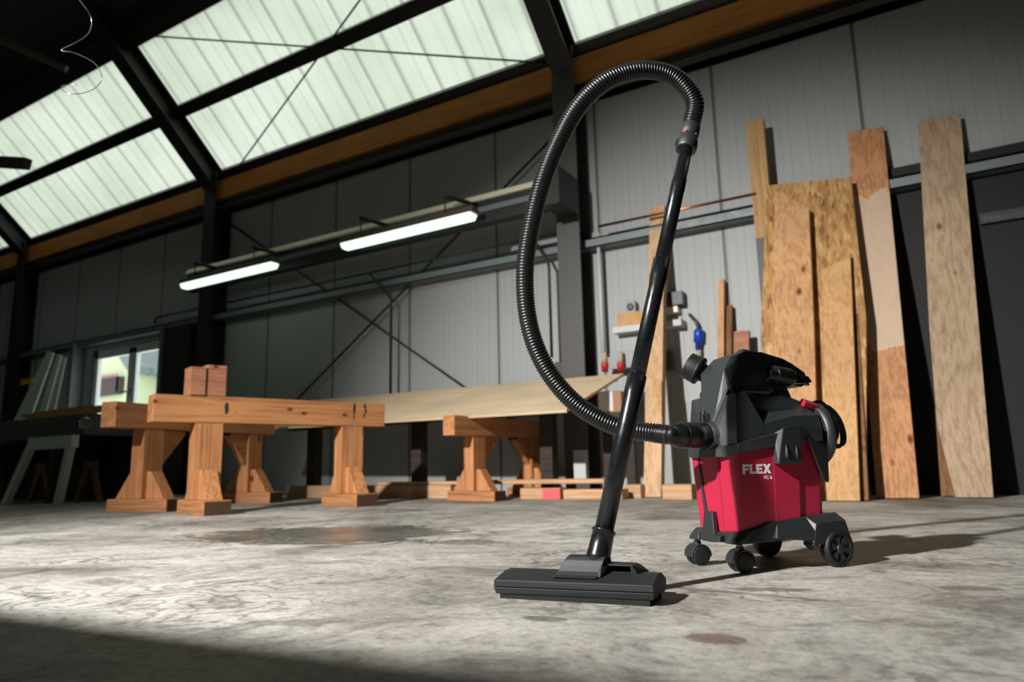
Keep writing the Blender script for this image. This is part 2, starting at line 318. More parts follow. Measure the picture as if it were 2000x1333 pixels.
def empty(name, loc, rz=0, label=None, cat=None, group=None):
    o = bpy.data.objects.new(name, None); COL.objects.link(o); o.location = loc; o.rotation_euler = (0, 0, rz); o.empty_display_size = .1
    return tag(o, label, cat, group)
def struct(mb, name, mat, **k): return tag(mb.build(name, mat, **k), kind='structure')
def textmesh(body, size, depth, bold=0.0):
    c = bpy.data.curves.new('txt', 'FONT'); c.body = body; c.size = size; c.extrude = depth; c.offset = bold
    o = bpy.data.objects.new('txt', c); COL.objects.link(o); dg = bpy.context.evaluated_depsgraph_get()
    me = bpy.data.meshes.new_from_object(o.evaluated_get(dg)); bpy.data.objects.remove(o); bpy.data.curves.remove(c)
    return me
def catmull(P, n):
    P = [Vector(p) for p in P]; out = []
    Q = [P[0] * 2 - P[1]] + P + [P[-1] * 2 - P[-2]]
    for i in range(1, len(Q) - 2):
        a, b, c, d = Q[i - 1], Q[i], Q[i + 1], Q[i + 2]
        for k in range(n):
            t = k / n
            out.append(.5 * (2 * b + (c - a) * t + (2 * a - 5 * b + 4 * c - d) * t * t + (3 * b - a - 3 * c + d) * t ** 3))
    out.append(P[-1]); return out
def resample(pts, step):
    out = [pts[0].copy()]; acc = 0
    for a, b in zip(pts, pts[1:]):
        L = (b - a).length; d = step - acc
        while d <= L: out.append(a.lerp(b, d / L)); d += step
        acc = L - (d - step)
    return out

# ================================================================== the hall
XL, XR, YF = -12.6, 2.6, -4.55
struct(MB().box((XL, YF, -.1), (XR, WY + .1, 0)), 'floor', 'floor')
wx0, wx1, wz0, wz1 = -9.78, -8.06, .72, 1.90
w = MB()
for lo, hi in (((XL, WY, 0), (wx0, WY + .12, 3.75)), ((wx1, WY, 0), (XR, WY + .12, 3.75)), ((wx0, WY, 0), (wx1, WY + .12, wz0)), ((wx0, WY, wz1), (wx1, WY + .12, 3.75))): w.box(lo, hi)
struct(w, 'wall_back', 'wall')
struct(MB().box((XL - .1, YF, 0), (XL, WY + .12, 5.4)), 'wall_left', 'dark')
struct(MB().box((XR, YF, 0), (XR + .1, WY + .12, 5.4)), 'wall_right', 'dark')
struct(MB().box((XL, YF - .1, 0), (XR, YF, 3.75)), 'wall_front', 'dark')
struct(MB().box((XL, -3.35, 4.98), (XR, 3.80, 5.06)).box((XL, -3.37, 4.80), (XR, -3.30, 5.06)).hull([(x, y, z) for x in (XL, XR) for y, z in ((3.80, 4.98), (3.80, 5.06), (3.93, 4.84), (4.0, 4.92), (3.86, 4.80))]), 'ceiling', 'roof')
# unseen low wall behind the camera, added to shade the near floor
struct(MB().box((XL + .5, -.07, 0), (1.5, .0, 1.165), Matrix.Translation((-2.1, -.64, 0)) @ Matrix.Rotation(R(4.5), 4, 'Z') @ Matrix.Translation((2.1, 0, 0))), 'added_shade_wall', 'dark')
# translucent roof slope, two rows of sheets per bay
ED, EU = Vector((0, 5.06, 3.70)), Vector((0, 3.86, 4.80))
frames = (-11.5, -7.08, -2.44, 2.2)
def slope(x, t, lift=0): p = ED.lerp(EU, t); return Vector((x, p.y, p.z)) + Vector((0, .68, .73)) * lift
nwin = 2
bays = [(XL, -11.5)] + list(zip(frames, frames[1:])) + [(2.2, XR)]
for bx0, bx1 in bays:
    for t0, t1 in ((-.02, .5), (.5, 1.02)):
        t = bmesh.new(); n = max(2, int((bx1 - bx0) / .02)); rows = []
        for i in range(n + 1):
            x = bx0 + (bx1 - bx0) * i / n; l = .1 + .006 * math.sin(x * 2 * math.pi / .08)
            rows.append((t.verts.new(slope(x, t0, l)), t.verts.new(slope(x, t1, l))))
        for i in range(n): t.faces.new((rows[i][0], rows[i + 1][0], rows[i + 1][1], rows[i][1]))
        mb = MB(); mb.merge(t); struct(mb, 'window_%d' % nwin, 'sky'); nwin += 1
t = bmesh.new(); vs = [t.verts.new(p) for p in ((XL, -4.6, 3.70), (-4.6, -4.6, 3.70), (-4.6, -3.32, 4.90), (XL, -3.32, 4.90))]; t.faces.new(vs)
mb = MB(); mb.merge(t); struct(mb, 'window_%d' % nwin, 'sky'); nwin += 1  # unseen rear roof sheet added for fill from behind left; rest kept opaque
struct(MB().hull([(x, y, z) for x in (-4.6, XR) for y, z in ((-4.62, 3.70), (-4.66, 3.76), (-3.32, 4.90), (-3.36, 4.98))]), 'ceiling_rear', 'roof')
trim = [0]
def trimo(mb, mat, bevel=0):
    trim[0] += 1; return struct(mb, 'trim_%d' % trim[0], mat, bevel=bevel)
def ibeam(a, b, h, wd, up, tw=.012, tf=.016):
    a, b, up = Vector(a), Vector(b), Vector(up).normalized(); mb = MB()
    off = up * (h / 2 - tf / 2)
    mb.bar(a, b, tw, h - tf, up); mb.bar(a + off, b + off, wd, tf, up); mb.bar(a - off, b - off, wd, tf, up); return mb
nrm = Vector((0, .676, .737))
for fx in frames:
    trimo(ibeam(slope(fx, -.02, -.1), slope(fx, 1.3, -.1), .24, .2, nrm), 'steel')
    mb = MB()                                               # H column, web in the wall direction
    mb.box((fx - .1, 4.95, 0), (fx + .1, 4.966, 3.7)); mb.box((fx - .1, 5.16, 0), (fx + .1, 5.176, 3.7)); mb.box((fx - .008, 4.966, 0), (fx + .008, 5.16, 3.7))
    trimo(mb, 'colsteel' if fx > -3 and fx < 0 else 'steel')
for tt, hh, ww in ((.0, .10, .12), (.5, .15, .13), (1.0, .17, .14)):
    trimo(MB().bar(slope(XL, tt, .03), slope(XR, tt, .03), ww, hh, nrm), 'steel')
trimo(MB().box((XL, 5.03, 3.40), (XR, 5.17, 3.63)), 'glulam')
trimo(MB().box((XL, 5.08, 3.27), (XR, 5.19, 3.41)).box((XL, 5.0, 3.27), (XR, 5.19, 3.285)), 'green')
mb = MB(); mb.box((XL, 5.06, 2.02), (XR, 5.19, 2.032)); mb.box((XL, 5.06, 1.955), (XR, 5.07, 2.032)); mb.box((XL, 5.06, 1.955), (XR, 5.19, 1.963))
trimo(mb, 'galv')
# roof bracing cables in the middle bay
for a, b in (((290, 70), (1085, 124)), ((703, 0), (457, 338))):
    p, q = (onlean(*v, 5.06 + 3.64 * 1.091, -1.091) for v in (a, b))
    d = (q - p).normalized(); ext = .0
    tag(MB().sweep([p - d * .1, q + d * .02], .009, 8).build('bracing_rod', 'pipe'), 'thin dark rod under the translucent roof, ' + ('the nearly level one' if a[0] < 400 else 'the steep one rising from the left post'), 'rod')

# window in the back wall
mb = MB()
fy0, fy1 = WY + .04, WY + .10
for lo, hi in (((wx0, fy0, wz0), (wx0 + .07, fy1, wz1)), ((wx1 - .07, fy0, wz0), (wx1, fy1, wz1)), ((wx0, fy0, wz0), (wx1, fy1, wz0 + .07)), ((wx0, fy0, wz1 - .07), (wx1, fy1, wz1))): mb.box(lo, hi)
win = struct(mb, 'window_1', 'pvc', bevel=.006)
mid = (wx0 + wx1) / 2 + .08
for s0, s1, nm in ((wx0 + .06, mid, 'l'), (mid, wx1 - .06, 'r')):
    mb = MB()
    for lo, hi in (((s0, fy0 - .03, wz0 + .05), (s0 + .085, fy0 + .03, wz1 - .05)), ((s1 - .085, fy0 - .03, wz0 + .05), (s1, fy0 + .03, wz1 - .05)), ((s0, fy0 - .03, wz0 + .05), (s1, fy0 + .03, wz0 + .13)), ((s0, fy0 - .03, wz1 - .13), (s1, fy0 + .03, wz1 - .05))): mb.box(lo, hi)
    sash = mb.build('window_sash', 'pvc', win, bevel=.006)
    MB().box((s0 + .08, fy0, wz0 + .12), (s1 - .08, fy0 + .006, wz1 - .12)).build('pane', 'glass', sash)
hd = MB().box((mid - .02, fy0 - .05, 1.22), (mid + .015, fy0 - .03, 1.32)).box((mid - .012, fy0 - .085, 1.262), (mid + .008, fy0 - .05, 1.282)).box((mid - .13, fy0 - .09, 1.262), (mid + .008, fy0 - .075, 1.282)).build('window_handle', 'greyp', win)
# steel jambs beside the window
for x in (wx0 - .22, wx1 + .06):
    trimo(MB().box((x, 5.02, 0), (x + .07, 5.19, 2.0)), 'galv')
trimo(MB().box((wx1 + .16, 5.03, 0), (wx1 + .62, 5.19, 1.96)), 'dark')

# ------------------------------------------------------------------ house seen through the window
HY = 16.0
def hp_(x, y, yy=HY): return onY(x, y, yy)
hc = hp_(255, 760)
hs = empty('house', (hc.x, HY, 0), 0, 'pale green rendered house with dark tiled roof seen through the window', 'house')
HI = Matrix.Translation(-Vector((hc.x, HY, 0)))
ev = hp_(252, 729).z                      # eave height
gx1, gx0 = hp_(252, 729).x, hp_(120, 729).x; rise = (hp_(222, 682).z - ev) / (gx1 - hp_(222, 682).x)
gm = (gx0 + gx1) / 2; rz_ = ev + rise * (gx1 - gm)
xr_ = hp_(420, 740).x
MB().box((gx0, HY, -1), (gx1, HY + 7, ev)).prism([(gx0, HY, ev), (gx1, HY, ev), (gm, HY, rz_)], (0, 7, 0)).box((gx1 - .5, HY + 1.2, -1), (xr_, HY + 8, ev - .05)).build('wall', 'housew', hs, inv=HI)
rf = MB()
rf.prism([(gm, HY - .15, rz_ + .25), (gx1 + .3, HY - .15, ev - .05), (gx1 + .3, HY - .15, ev + .25), (gm, HY - .15, rz_ + .55)], (0, 8, 0)).prism([(gm, HY - .15, rz_ + .25), (gx0 - .3, HY - .15, ev - .05), (gx0 - .3, HY - .15, ev + .25), (gm, HY - .15, rz_ + .55)], (0, 8, 0))
rf.prism([(gx1 - .6, HY + .7, ev - .05), (xr_, HY + .7, ev - .05), (xr_, HY + 5.2, ev + 3.2), (gx1 - .6, HY + 5.2, ev + 3.2)], (0, 0, .14))
rfo = rf.build('roof', 'tile', hs, inv=HI)
for i in range(6):
    for j in range(3):
        x = gx1 + .15 + i * 1.05; y = HY + 1.75 + j * 1.12; z = ev + .12 + (y - HY - .7) * .722
        MB().prism([(x, y, z), (x + 1.0, y, z), (x + 1.0, y + 1.06, z + .765), (x, y + 1.06, z + .765)], (0, -.02, .04)).build('solar_panel', 'solar', rfo, inv=HI)
b0_, b1_ = hp_(150, 765, HY - .3), hp_(229, 740, HY - .3); bz0, bz1 = hp_(210, 768, HY - .3).z, hp_(210, 738, HY - .3).z
bal = MB().box((b0_.x, HY - .3, bz0), (b1_.x, HY - .25, bz1)).box((b0_.x, HY - .3, bz0 - .06), (b1_.x, HY, bz0)).box((b1_.x - .07, HY - .3, bz0), (b1_.x, HY, bz1)).build('balcony', 'balc', hs, inv=HI)
mb = MB()
for i in range(10): mb.lathe((b1_.x - .15 - i * .24, HY - .28, bz1 + .02), (0, 0, 1), [(0, .02), (.03, .07), (.08, .06), (.12, .02)], 8)
tag(mb.build('flower_box', 'flower', bal, inv=HI), 'pink flowers along the balcony rail', kind='stuff')

# ------------------------------------------------------------------ rail with fluorescent lamps
RY = 4.72
xa, xb = onY(372, 530, RY).x, -2.40
rail = empty('lighting_rail', (xa, RY, 2.24), 0, 'long dark steel rail with a cream upper edge carrying both strip lamps', 'rail')
MB().box((0, -.04, -.03), (xb - xa, .06, .17)).build('beam', 'steel', rail)
MB().hull([(x, y, z) for x in (0, xb - xa) for y, z in ((-.075, .16), (-.03, .225), (.05, .225), (.05, .16))]).build('top_strip', 'cream', rail, bevel=.008)
MB().box((.2, -.055, .06), (xb - xa - .1, -.04, .105)).build('conduit_strip', 'galv', rail)
tag(MB().prism([(-2.49, RY - .12, 2.2), (-2.33, RY - .12, 2.2), (-2.33, RY - .12, 2.5), (-2.40, RY - .12, 2.5), (-2.49, RY - .12, 2.38)], (0, .34, 0)).build('rail_bracket', 'steel'), 'black steel bracket holding the right end of the lamp rail', 'bracket')
LY = 4.52
for (ax, ay, bx, by, side) in ((357, 553, 540, 519, 'left'), (668, 482, 930, 414, 'right')):
    p, q = onY(ax, ay, LY), onY(bx, by, LY); z = (p.z + q.z) / 2 + .005; L = q.x - p.x
    lm = empty('strip_lamp', (p.x, LY, z), 0, 'lit strip lamp on the rail, ' + ('shorter looking one in front of the left post' if side == 'left' else 'the one nearer the black hose'), 'lamp', 'strip lamps on the rail')
    MB().hull([(0, -.06, .0), (L, -.06, .0), (0, .06, 0), (L, .06, 0), (.01, -.045, .055), (L - .01, -.045, .055), (.01, .045, .055), (L - .01, .045, .055)]).build('housing', 'lamp', lm, bevel=.008)
    MB().hull([(.02, -.056, 0), (L - .02, -.056, 0), (.02, .056, 0), (L - .02, .056, 0), (.035, -.042, -.055), (L - .035, -.042, -.055), (.035, .042, -.055), (L - .035, .042, -.055)]).build('diffuser', 'tube', lm, bevel=.012, bseg=3)
    for hx in (.22 * L, .85 * L):
        MB().sweep([(hx - .06, -.06, .19), (hx - .03, -.02, .18), (hx + .06, .08, .15), (hx + .12, .18, .13)], .02, 8).sweep([(hx - .05, -.05, .19), (hx - .05, -.05, .05)], .006, 6).build('hanger', 'pipe', lm)

# pipes and wall bracing
def rod(name, pts, r, mat, label, cat, seg=8): return tag(MB().sweep(pts, r, seg).build(name, mat), label, cat)
PYY = 5.02
rod('pipe', [(-7.0, PYY, 2.115), (-2.5, PYY, 2.115)], .012, 'pipe', 'thin dark pipe along the wall rail between the two posts', 'pipe')
rod('pipe', [Vector((-8.1, PYY, 2.04)), Vector((-8.1, PYY, 2.115)), Vector((-7.9, PYY, 2.115)), Vector((-7.1, PYY, 2.115))], .012, 'pipe', 'thin dark pipe with a bent end above the window, left of the left post', 'pipe')
rod('copper_pipe', [(-2.2, PYY, 2.10), (-.98, PYY, 2.10)], .011, 'copper', 'copper pipe running along the wall rail right of the tall post', 'pipe')
for a, b, c, lab in (((722, 578), (764, 585), (760, 772), 'dark drop pipe down the wall beside the crossing rods'), ((1045, 512), (1072, 518), (1066, 700), 'dark drop pipe behind the hose, left of the big post')):
    p, q, s = (onY(*v, 5.03) for v in (a, b, c)); s = Vector((q.x, 5.03, s.z)); p = Vector((p.x, 5.02, 2.11))
    rod('drop_pipe', [p, p.lerp(q, .7) + Vector((0, 0, .01)), q, q - Vector((0, 0, .06)), s], .013, 'pipe', lab, 'pipe')
for a, b, lab in (((1072, 277), (583, 778), 'thin dark rod rising to the right, half of the wall cross'), ((470, 452), (912, 760), 'thin dark rod falling to the right, half of the wall cross')):
    yy = 5.11 if a[0] > 900 else 5.145
    p, q = onY(*a, yy), onY(*b, yy); d = (q - p).normalized()
    rod('bracing_rod', [p - d * .35, q + d * .7], .011, 'steel', lab, 'rod')
p, q = onY(1168, 456, 5.1), onY(1168, 690, 5.1)
rod('conduit', [(p.x, 5.1, p.z), (p.x, 5.1, q.z)], .016, 'whitep', 'white vertical conduit beside the big post', 'pipe', 10)

# ================================================================== leaning boards
def lean(name, outline, yb, k, th, mat, label, cat='board', group=None, bevel=.003):
    pts = [onlean(x, y, yb, k) for x, y in outline]
    zmin = min(p.z for p in pts)
    nn = Vector((0, 1, -k)).normalized()
    mb = MB().prism(pts, nn * th)
    lo = min(v.co.z for v in mb.bm.verts)
    return tag(mb.build(name, mat, bevel=bevel, origin=(pts[0].x, yb, 0)), label, cat, group)
def kof(yb, px, py, yt):
    q = onY(px, py, yt); return (yt - yb) / q.z
def G(x, y): return onZ(x, y, .004)
def base(x0, x1, yb, k=0, z=.006):
    # pixel row where the leaning plane meets the ground
    r = []
    for x in (x0, x1):
        lo, hi = 925, 1100
        for _ in range(40):
            m = (lo + hi) / 2
            if onlean(x, m, yb, k).z > z: lo = m
            else: hi = m
        r.append((x, lo))
    return r
GB = 'boards leaning on the wall'
k = kof(4.62, 1690, 253, 5.13); b0, b1 = base(1712, 1796, 4.62, k)
lean('leaning_board', [(1655, 258), (1725, 247), b1, b0], 4.62, k, .045, 'brdC', 'tall leaning board with a pale stained middle and browner ends', group=GB)
k = kof(4.72, 1835, 228, 5.12); b0, b1 = base(1866, 1941, 4.72, k)
lean('leaning_board', [(1793, 235), (1876, 222), b1, b0, (1830, 830), (1815, 640)], 4.72, k, .045, 'brdD', 'weathered leaning board tapered at its lower left, furthest right', group=GB)
k = .13
b0, b1 = base(1838, 1872, 4.86, k)
lean('short_board', [(1826, 800), (1860, 800), b1, b0], 4.86, k, .03, 'brown', 'short brown board end showing behind the tapered foot of the weathered board', group=GB)
k = kof(4.40, 1580, 355, 4.96); b0, b1 = base(1482, 1693, 4.40, k)
lean('strand_board_panel', [(1497, 362), (1662, 346), (1692, 620), b1, b0, (1486, 640)], 4.40, k, .022, 'osb', 'mottled strand board panel leaning behind two narrow boards', 'panel')
k = kof(4.30, 1550, 385, 4.84); b0, b1 = base(1512, 1600, 4.30, k)
lean('leaning_board', [(1512, 376), (1524, 373), (1580, 407), (1590, 640), b1, b0], 4.30, k, .05, 'brdA', 'leaning spruce board with a slanted top in front of the strand board', group=GB)
k = kof(4.31, 1640, 510, 4.74); b0, b1 = base(1615, 1680, 4.31, k)
lean('leaning_board', [(1606, 528), (1661, 497), b1, b0], 4.31, k, .05, 'brdB', 'shorter pale board with a slanted top, beside the brown edge', group=GB)
k = kof(4.372, 1660, 498, 4.812); b0, b1 = base(1682, 1697, 4.372, k)
lean('narrow_strip', [(1661, 500), (1671, 496), b1, b0], 4.372, k, .018, 'brown', 'narrow dark brown strip between the pale board and the stained board', 'board', GB)
# batten above a dark upright
p0, p1 = onY(1456, 236, 5.02), onY(1490, 230, 5.02); zb = onY(1467, 470, 5.02).z
mb = MB().prism([(p0.x, 5.02, zb), (p1.x, 5.02, zb), (p1.x, 5.02, p1.z), (p0.x, 5.02, p0.z)], (0, .06, 0))
tag(mb.build('batten', 'brdE', origin=(p0.x, 5.02, zb), bevel=.003), 'knotty batten standing on a dark upright, topmost wood left of the strand board', 'board')
tag(MB().box((p0.x + .005, 5.0, 0), (p1.x - .005, 5.09, zb)).build('dark_upright', 'steel'), 'black upright below the knotty batten', 'post')  # upright put in to fill the black strip below the batten
# pale post with a wedge
k = kof(4.66, 1283, 402, 5.1); b0, b1 = base(1256, 1291, 4.66, k)
po = lean('leaning_post', [(1269, 404), (1298, 400), b1, b0], 4.66, k, .07, 'post', 'pale square post leaning on the wall behind the vacuum tube', 'post')
def ll(mb, **kw): return mb
tri = [onlean(x, y, 4.635, k) for x, y in ((1269, 735), (1292, 815), (1292, 745))]
MB().prism([v - Vector(po.location) for v in tri], (0, .024, 0)).build('wedge', 'brdB', po)
for (o, mat, lab, yb) in (([(1403, 548), (1414, 545), None, None], 'brdA', 'narrow batten against the white wall, the taller of the thin pair', 4.98), ([(1419, 597), (1429, 595), None, None], 'brown', 'short brown batten right of the taller thin batten', 4.97)):
    kk = kof(yb, o[0][0], o[0][1], 5.12); b0, b1 = base(o[0][0] - 6, o[1][0] + 0, yb, kk)
    lean('thin_batten', [o[0], o[1], b1, b0], yb, kk, .05, mat, lab, group=GB)
kk = kof(4.92, 1450, 646, 5.05); b0, b1 = base(1430, 1463, 4.92, kk)
lean('short_board', [(1433, 648), (1463, 645), b1, b0], 4.92, kk, .04, 'brick', 'short reddish board low beside the black upright', group=GB)
# dark door on the right
dr = struct(MB().box((-.46, 5.15, 0), (2.4, 5.19, 2.12)).box((-.46, 5.13, 2.06), (2.4, 5.15, 2.12)).box((-.46, 5.13, 0), (-.40, 5.15, 2.06)), 'door_1', 'doorp')
MB().box((.98, 5.13, .03), (1.02, 5.15, 2.05)).build('door_mullion', 'steel', dr)
sg = empty('exit_sign', onY(1914, 430, 5.13), 0, 'dim dark sign with faint lettering on the dark door at the right edge', 'sign')
MB().box((0, -.012, -.03), (.40, .02, .035)).build('plate', 'sign', sg)
me = textmesh('Notausgang', .055, .001, .0); me.materials.append(M['signt'])
t = bpy.data.objects.new('lettering', me); COL.objects.link(t); t.parent = sg; t.location = (.02, -.013, -.018); t.rotation_euler = (R(90), 0, 0)

# ------------------------------------------------------------------ wall shelf and electrics
SY = 5.0
def wbox(name, x0, y0, x1, y1, yy, dep, mat, label, cat, bevel=.003, group=None):
    p, q = onY(x0, y0, yy), onY(x1, y1, yy); z0, z1 = sorted((p.z, onY(x0, y1, yy).z))
    c = ((p.x + q.x) / 2, yy, z0)
    return tag(MB().box((p.x, yy, z0), (q.x, yy + dep, z1)).build(name, mat, bevel=bevel, origin=c), label, cat, group)
wbox('wall_shelf', 1196, 640, 1332, 652, 5.08, .11, 'whitep', 'white narrow wall shelf behind the vacuum tube', 'shelf')
wbox('wooden_block', 1205, 613, 1270, 640, 5.09, .09, 'brdB', 'pale wooden block lying on the wall shelf', 'block')
cam_t = empty('clock_timer', onY(1233, 612, 5.12), 0, 'small grey square device with a round dark face over the shelf', 'device')
MB().box((-.035, 0, 0), (.035, .05, .095)).build('case', 'greyp', cam_t, bevel=.006)
MB().lathe((-.004, .002, .05), (0, -1, 0), [(0, .028), (.012, .028), (.012, .018), (.006, .016)], 20).build('dial', 'blackp', cam_t)
wbox('power_box', 1297, 573, 1334, 599, 5.10, .09, 'darkg', 'dark blue-grey electrical box right of the tube on the wall', 'box')
wbox('cream_case', 1297, 601, 1324, 613, 5.11, .08, 'cream', 'cream plastic case under the dark electrical box', 'box')
for i, px in enumerate((1316, 1324, 1332)):
    p = onY(px, 622, 5.12); q = onY(px, 641, 5.12)
    tag(MB().sweep([p, q], .006, 8).build('hanging_tool', 'chrome'), 'small metal tool above the shelf end, ' + ('left', 'middle', 'right')[i] + ' of the three', 'tool', 'small tools at the shelf end')
wbox('socket_board', 1190, 690, 1252, 722, 5.04, .15, 'greyp', 'grey socket board behind the red plugs', 'socket')
for px, lab in ((1181, 'left red plug with beige sheath, nearest the big post'), (1212, 'right red plug with beige sheath, nearer the vacuum tube')):
    p = onY(px, 712, 5.02); e = empty('power_plug', p, 0, lab, 'plug', 'red plugs')
    MB().lathe((0, 0, -.06), (.12, -.2, 1), [(0, .024), (.05, .03), (.07, .028)], 16).build('cap', 'redp', e)
    MB().lathe((.008, -.012, .005), (.12, -.2, 1), [(0, .024), (.05, .02), (.09, .012)], 16).build('sheath', 'beige', e)
e = empty('blue_coupling', onY(1364, 690, 5.145), 0, 'blue plug coupling hanging on the wall above the vacuum', 'plug')
MB().lathe((0, 0, .02), (.1, 0, 1), [(0, .02), (.06, .026), (.062, .036), (.14, .036), (.16, .025)], 18).build('body', 'blue', e)
MB().sweep(catmull([(.015, 0, .17), (0, -.01, .23), (-.05, .01, .3)], 6), .012, 8).build('cable', 'blackp', e)
MB().lathe((0, 0, -.05), (.1, 0, 1), [(0, .014), (.07, .02)], 12).build('end', 'beige', e)
wbox('wall_clamp', 1290, 688, 1312, 724, 5.12, .05, 'green', 'olive square clamp plate on the wall right of the tube', 'plate')
for i, px in enumerate((1090, 1106)):
    wbox('black_socket', px - 7, 708, px + 7, 738, 5.1, .06, 'blackp', 'black wall socket left of the big post, ' + ('left one' if i == 0 else 'right one'), 'socket', group='black sockets')
bx = empty('labelled_box', onZ(1192, 806, .62), R(12), 'brown box with a white paper label under the plywood corner', 'box')
bx.location = (onY(1190, 806, 4.62).x, 4.62, onY(1190, 806, 4.62).z)
MB().box((-.08, 0, 0), (.09, .3, .15)).build('carton', 'card', bx, bevel=.004)
MB().box((-.07, -.003, .01), (.03, 0, .145)).build('paper_label', 'paper', bx)
wbox('white_block', 1119, 880, 1145, 940, 4.90, .05, 'whitep', 'pale panel standing on edge at the foot of the big post', 'panel')
stand = empty('box_stand', (bx.location.x + .02, 4.68, 0), R(12), 'dark timber stand carrying the labelled box', 'stand')
zt = bx.location.z
MB().box((-.12, -.05, zt - .05), (.12, .26, zt)).build('top', 'rdark', stand)
for sx in (-.08, .08): MB().box((sx - .03, .05, 0), (sx + .03, .12, zt - .05)).build('leg', 'rdark', stand)

# ================================================================== trestles
def trestle(o, d, L, label, Ht=.675, braces=True, legs=(.31, 1.28), s=1.0, wed=True):
    d = Vector((d[0], d[1], 0)).normalized(); rz = math.atan2(d.y, d.x)
    t = empty('trestle', (o[0], o[1], 0), rz, label, 'trestle', 'heavy timber trestles')
    bh = .157 * s; zb = Ht - bh; lw = .16 * s; fz = .08 * s
    # local x along the beam, local -y faces the camera side
    MB().box((0, 0, zb), (L, .12 * s, Ht)).build('beam', 'tr', t, bevel=.005)
    for i, lx in enumerate(legs):
        MB().box((lx - lw / 2, .004, fz), (lx + lw / 2, .105 * s, zb)).build('leg', 'trz', t, bevel=.004)
        MB().box((lx - .075 * s, -.20 * s, 0), (lx + .075 * s, .29 * s, fz)).build('foot', 'trf', t, bevel=.004)
        MB().box((lx - .071 * s, -.20 * s - .0012, .004), (lx + .071 * s, -.20 * s - .0002, fz - .004)).build('end_grain', 'endgrain', [c_ for c_ in t.children if c_.name.startswith('foot') and 'wedge' not in c_.name][-1])
        for sg_, y0 in ((-1, .004), (1, .105 * s)):
            hw = .045 * s
            MB().prism([(lx - hw, y0, fz), (lx - hw, y0 + sg_ * .15 * s, fz), (lx - hw, y0 + sg_ * .13 * s, fz + .03 * s), (lx - hw, y0 + sg_ * .035 * s, fz + .17 * s), (lx - hw, y0, fz + .17 * s)], (2 * hw, 0, 0)).build('foot_wedge', 'trz', t, bevel=.003)
        if braces:
            dx = 1 if i == 0 else -1; e0 = lx + dx * lw / 2
            MB().prism([(e0, .02, zb), (e0 + dx * .24 * s, .02, zb), (e0 + dx * .17 * s, .02, zb), (e0 + dx * .20 * s, .02, zb - .02), (e0, .02, zb - .24 * s)], (0, .06, 0)).build('knee_brace', 'tr', t, bevel=.003)
    return t
trestle((-3.76, 2.35), (.314, .949), 1.47, 'nearest trestle, with dark stains along its beam and two blocks on top', braces=False, legs=(.31, 1.23))
trestle((-4.30, 2.45), (-.2, .98), 1.5, 'trestle at far left whose beam passes behind the nearest trestle')
trestle((-2.83, 3.91), (.09, 1), 1.2, 'trestle under the plywood sheet, near the vacuum hose', Ht=.58, s=.86, legs=(.27, .97))
tr1 = [o for o in bpy.data.objects if o.name == 'trestle'][0]
beam1 = [o for o in tr1.children if o.name.startswith('beam')][0]
for (x, z0, z1, wd) in ((1.235, .548, .663, .010), (1.238, .60, .672, .016), (1.315, .640, .672, .022), (1.322, .60, .645, .012), (1.312, .575, .60, .014), (.40, .57, .64, .022)):
    MB().hull([(x + random.uniform(-1, 1) * wd * .2 + sx_ * wd / 2 * (1 if 0 < i < 3 else .5), -.0006, z0 + (z1 - z0) * i / 3) for i in range(4) for sx_ in (-1, 1)] + [(x, .0, (z0 + z1) / 2)]).build('stain_mark', 'stain', beam1)
# two blocks on the nearest trestle
for (x0, x1, y0, dd, lab) in ((366, 398, 716, .0, 'left reddish timber offcut with a knotty face on the nearest trestle'), (398, 438, 711, .01, 'right reddish timber offcut, taller, on the nearest trestle')):
    z0 = .676; p = onZ(x0, 773, z0); q = onZ(x1, 775, z0)
    # set on the beam: distance along it
    o = Vector((-3.76, 2.35, 0)); d = Vector((.314, .949, 0)); nrm2 = Vector((-.949, .314, 0))
    def onbeam(x):
        lo, hi = -.2, 1.4
        for _ in range(40):
            m = (lo + hi) / 2; P = o + d * m + nrm2 * (.03 + dd) + Vector((0, 0, z0)); v = P - CAM
            px = 1000 + F * v.dot(RT) / v.dot(FW)
            if px < x: lo = m
            else: hi = m
        return lo
    a, b = onbeam(x0), onbeam(x1); P = o + d * a + nrm2 * (.03 + dd); Pz = P + Vector((0, 0, z0)); v = Pz - CAM
    hgt = (772 - y0) * v.dot(FW) / F
    mb = MB().box((0, -.04, 0), (b - a - .003, .08, hgt))
    bo = mb.build('timber_offcut', 'brick', bevel=.004); bo.location = Pz; bo.rotation_euler = (0, 0, math.atan2(d.y, d.x)); tag(bo, lab, 'block')

# plywood sheet, tilted, lower edge on the trestle
yb, kk = None, None
A = onZ(1108, 800, .583); B = onZ(757, 822, .583)
ang = (4.85 - A.y) / (onY(1218, 729, 4.85).z - .583)
ylow = (A.y + B.y) / 2
kk = (4.85 - ylow) / (onY(1218, 729, 4.85).z - .583); ybp = ylow - kk * .583
# sheet plane: Y = ybp + kk z
def onply(x, y): return onlean(x, y, ybp, kk)
c1, c2, c3 = onply(1218, 730), onply(1106, 801), onply(757, 822)
dx_ = (c3 - c2).normalized(); Lp = 3.2
c4 = c2 + dx_ * Lp; c5 = c1 + dx_ * (Lp + .1)
nn = Vector((0, 1, -kk)).normalized()
tag(MB().prism([c1, c2, c4, c5], nn * .018).build('plywood_sheet', 'ply', origin=c2), 'large pale plywood sheet tilted across the trestles toward the camera', 'sheet')
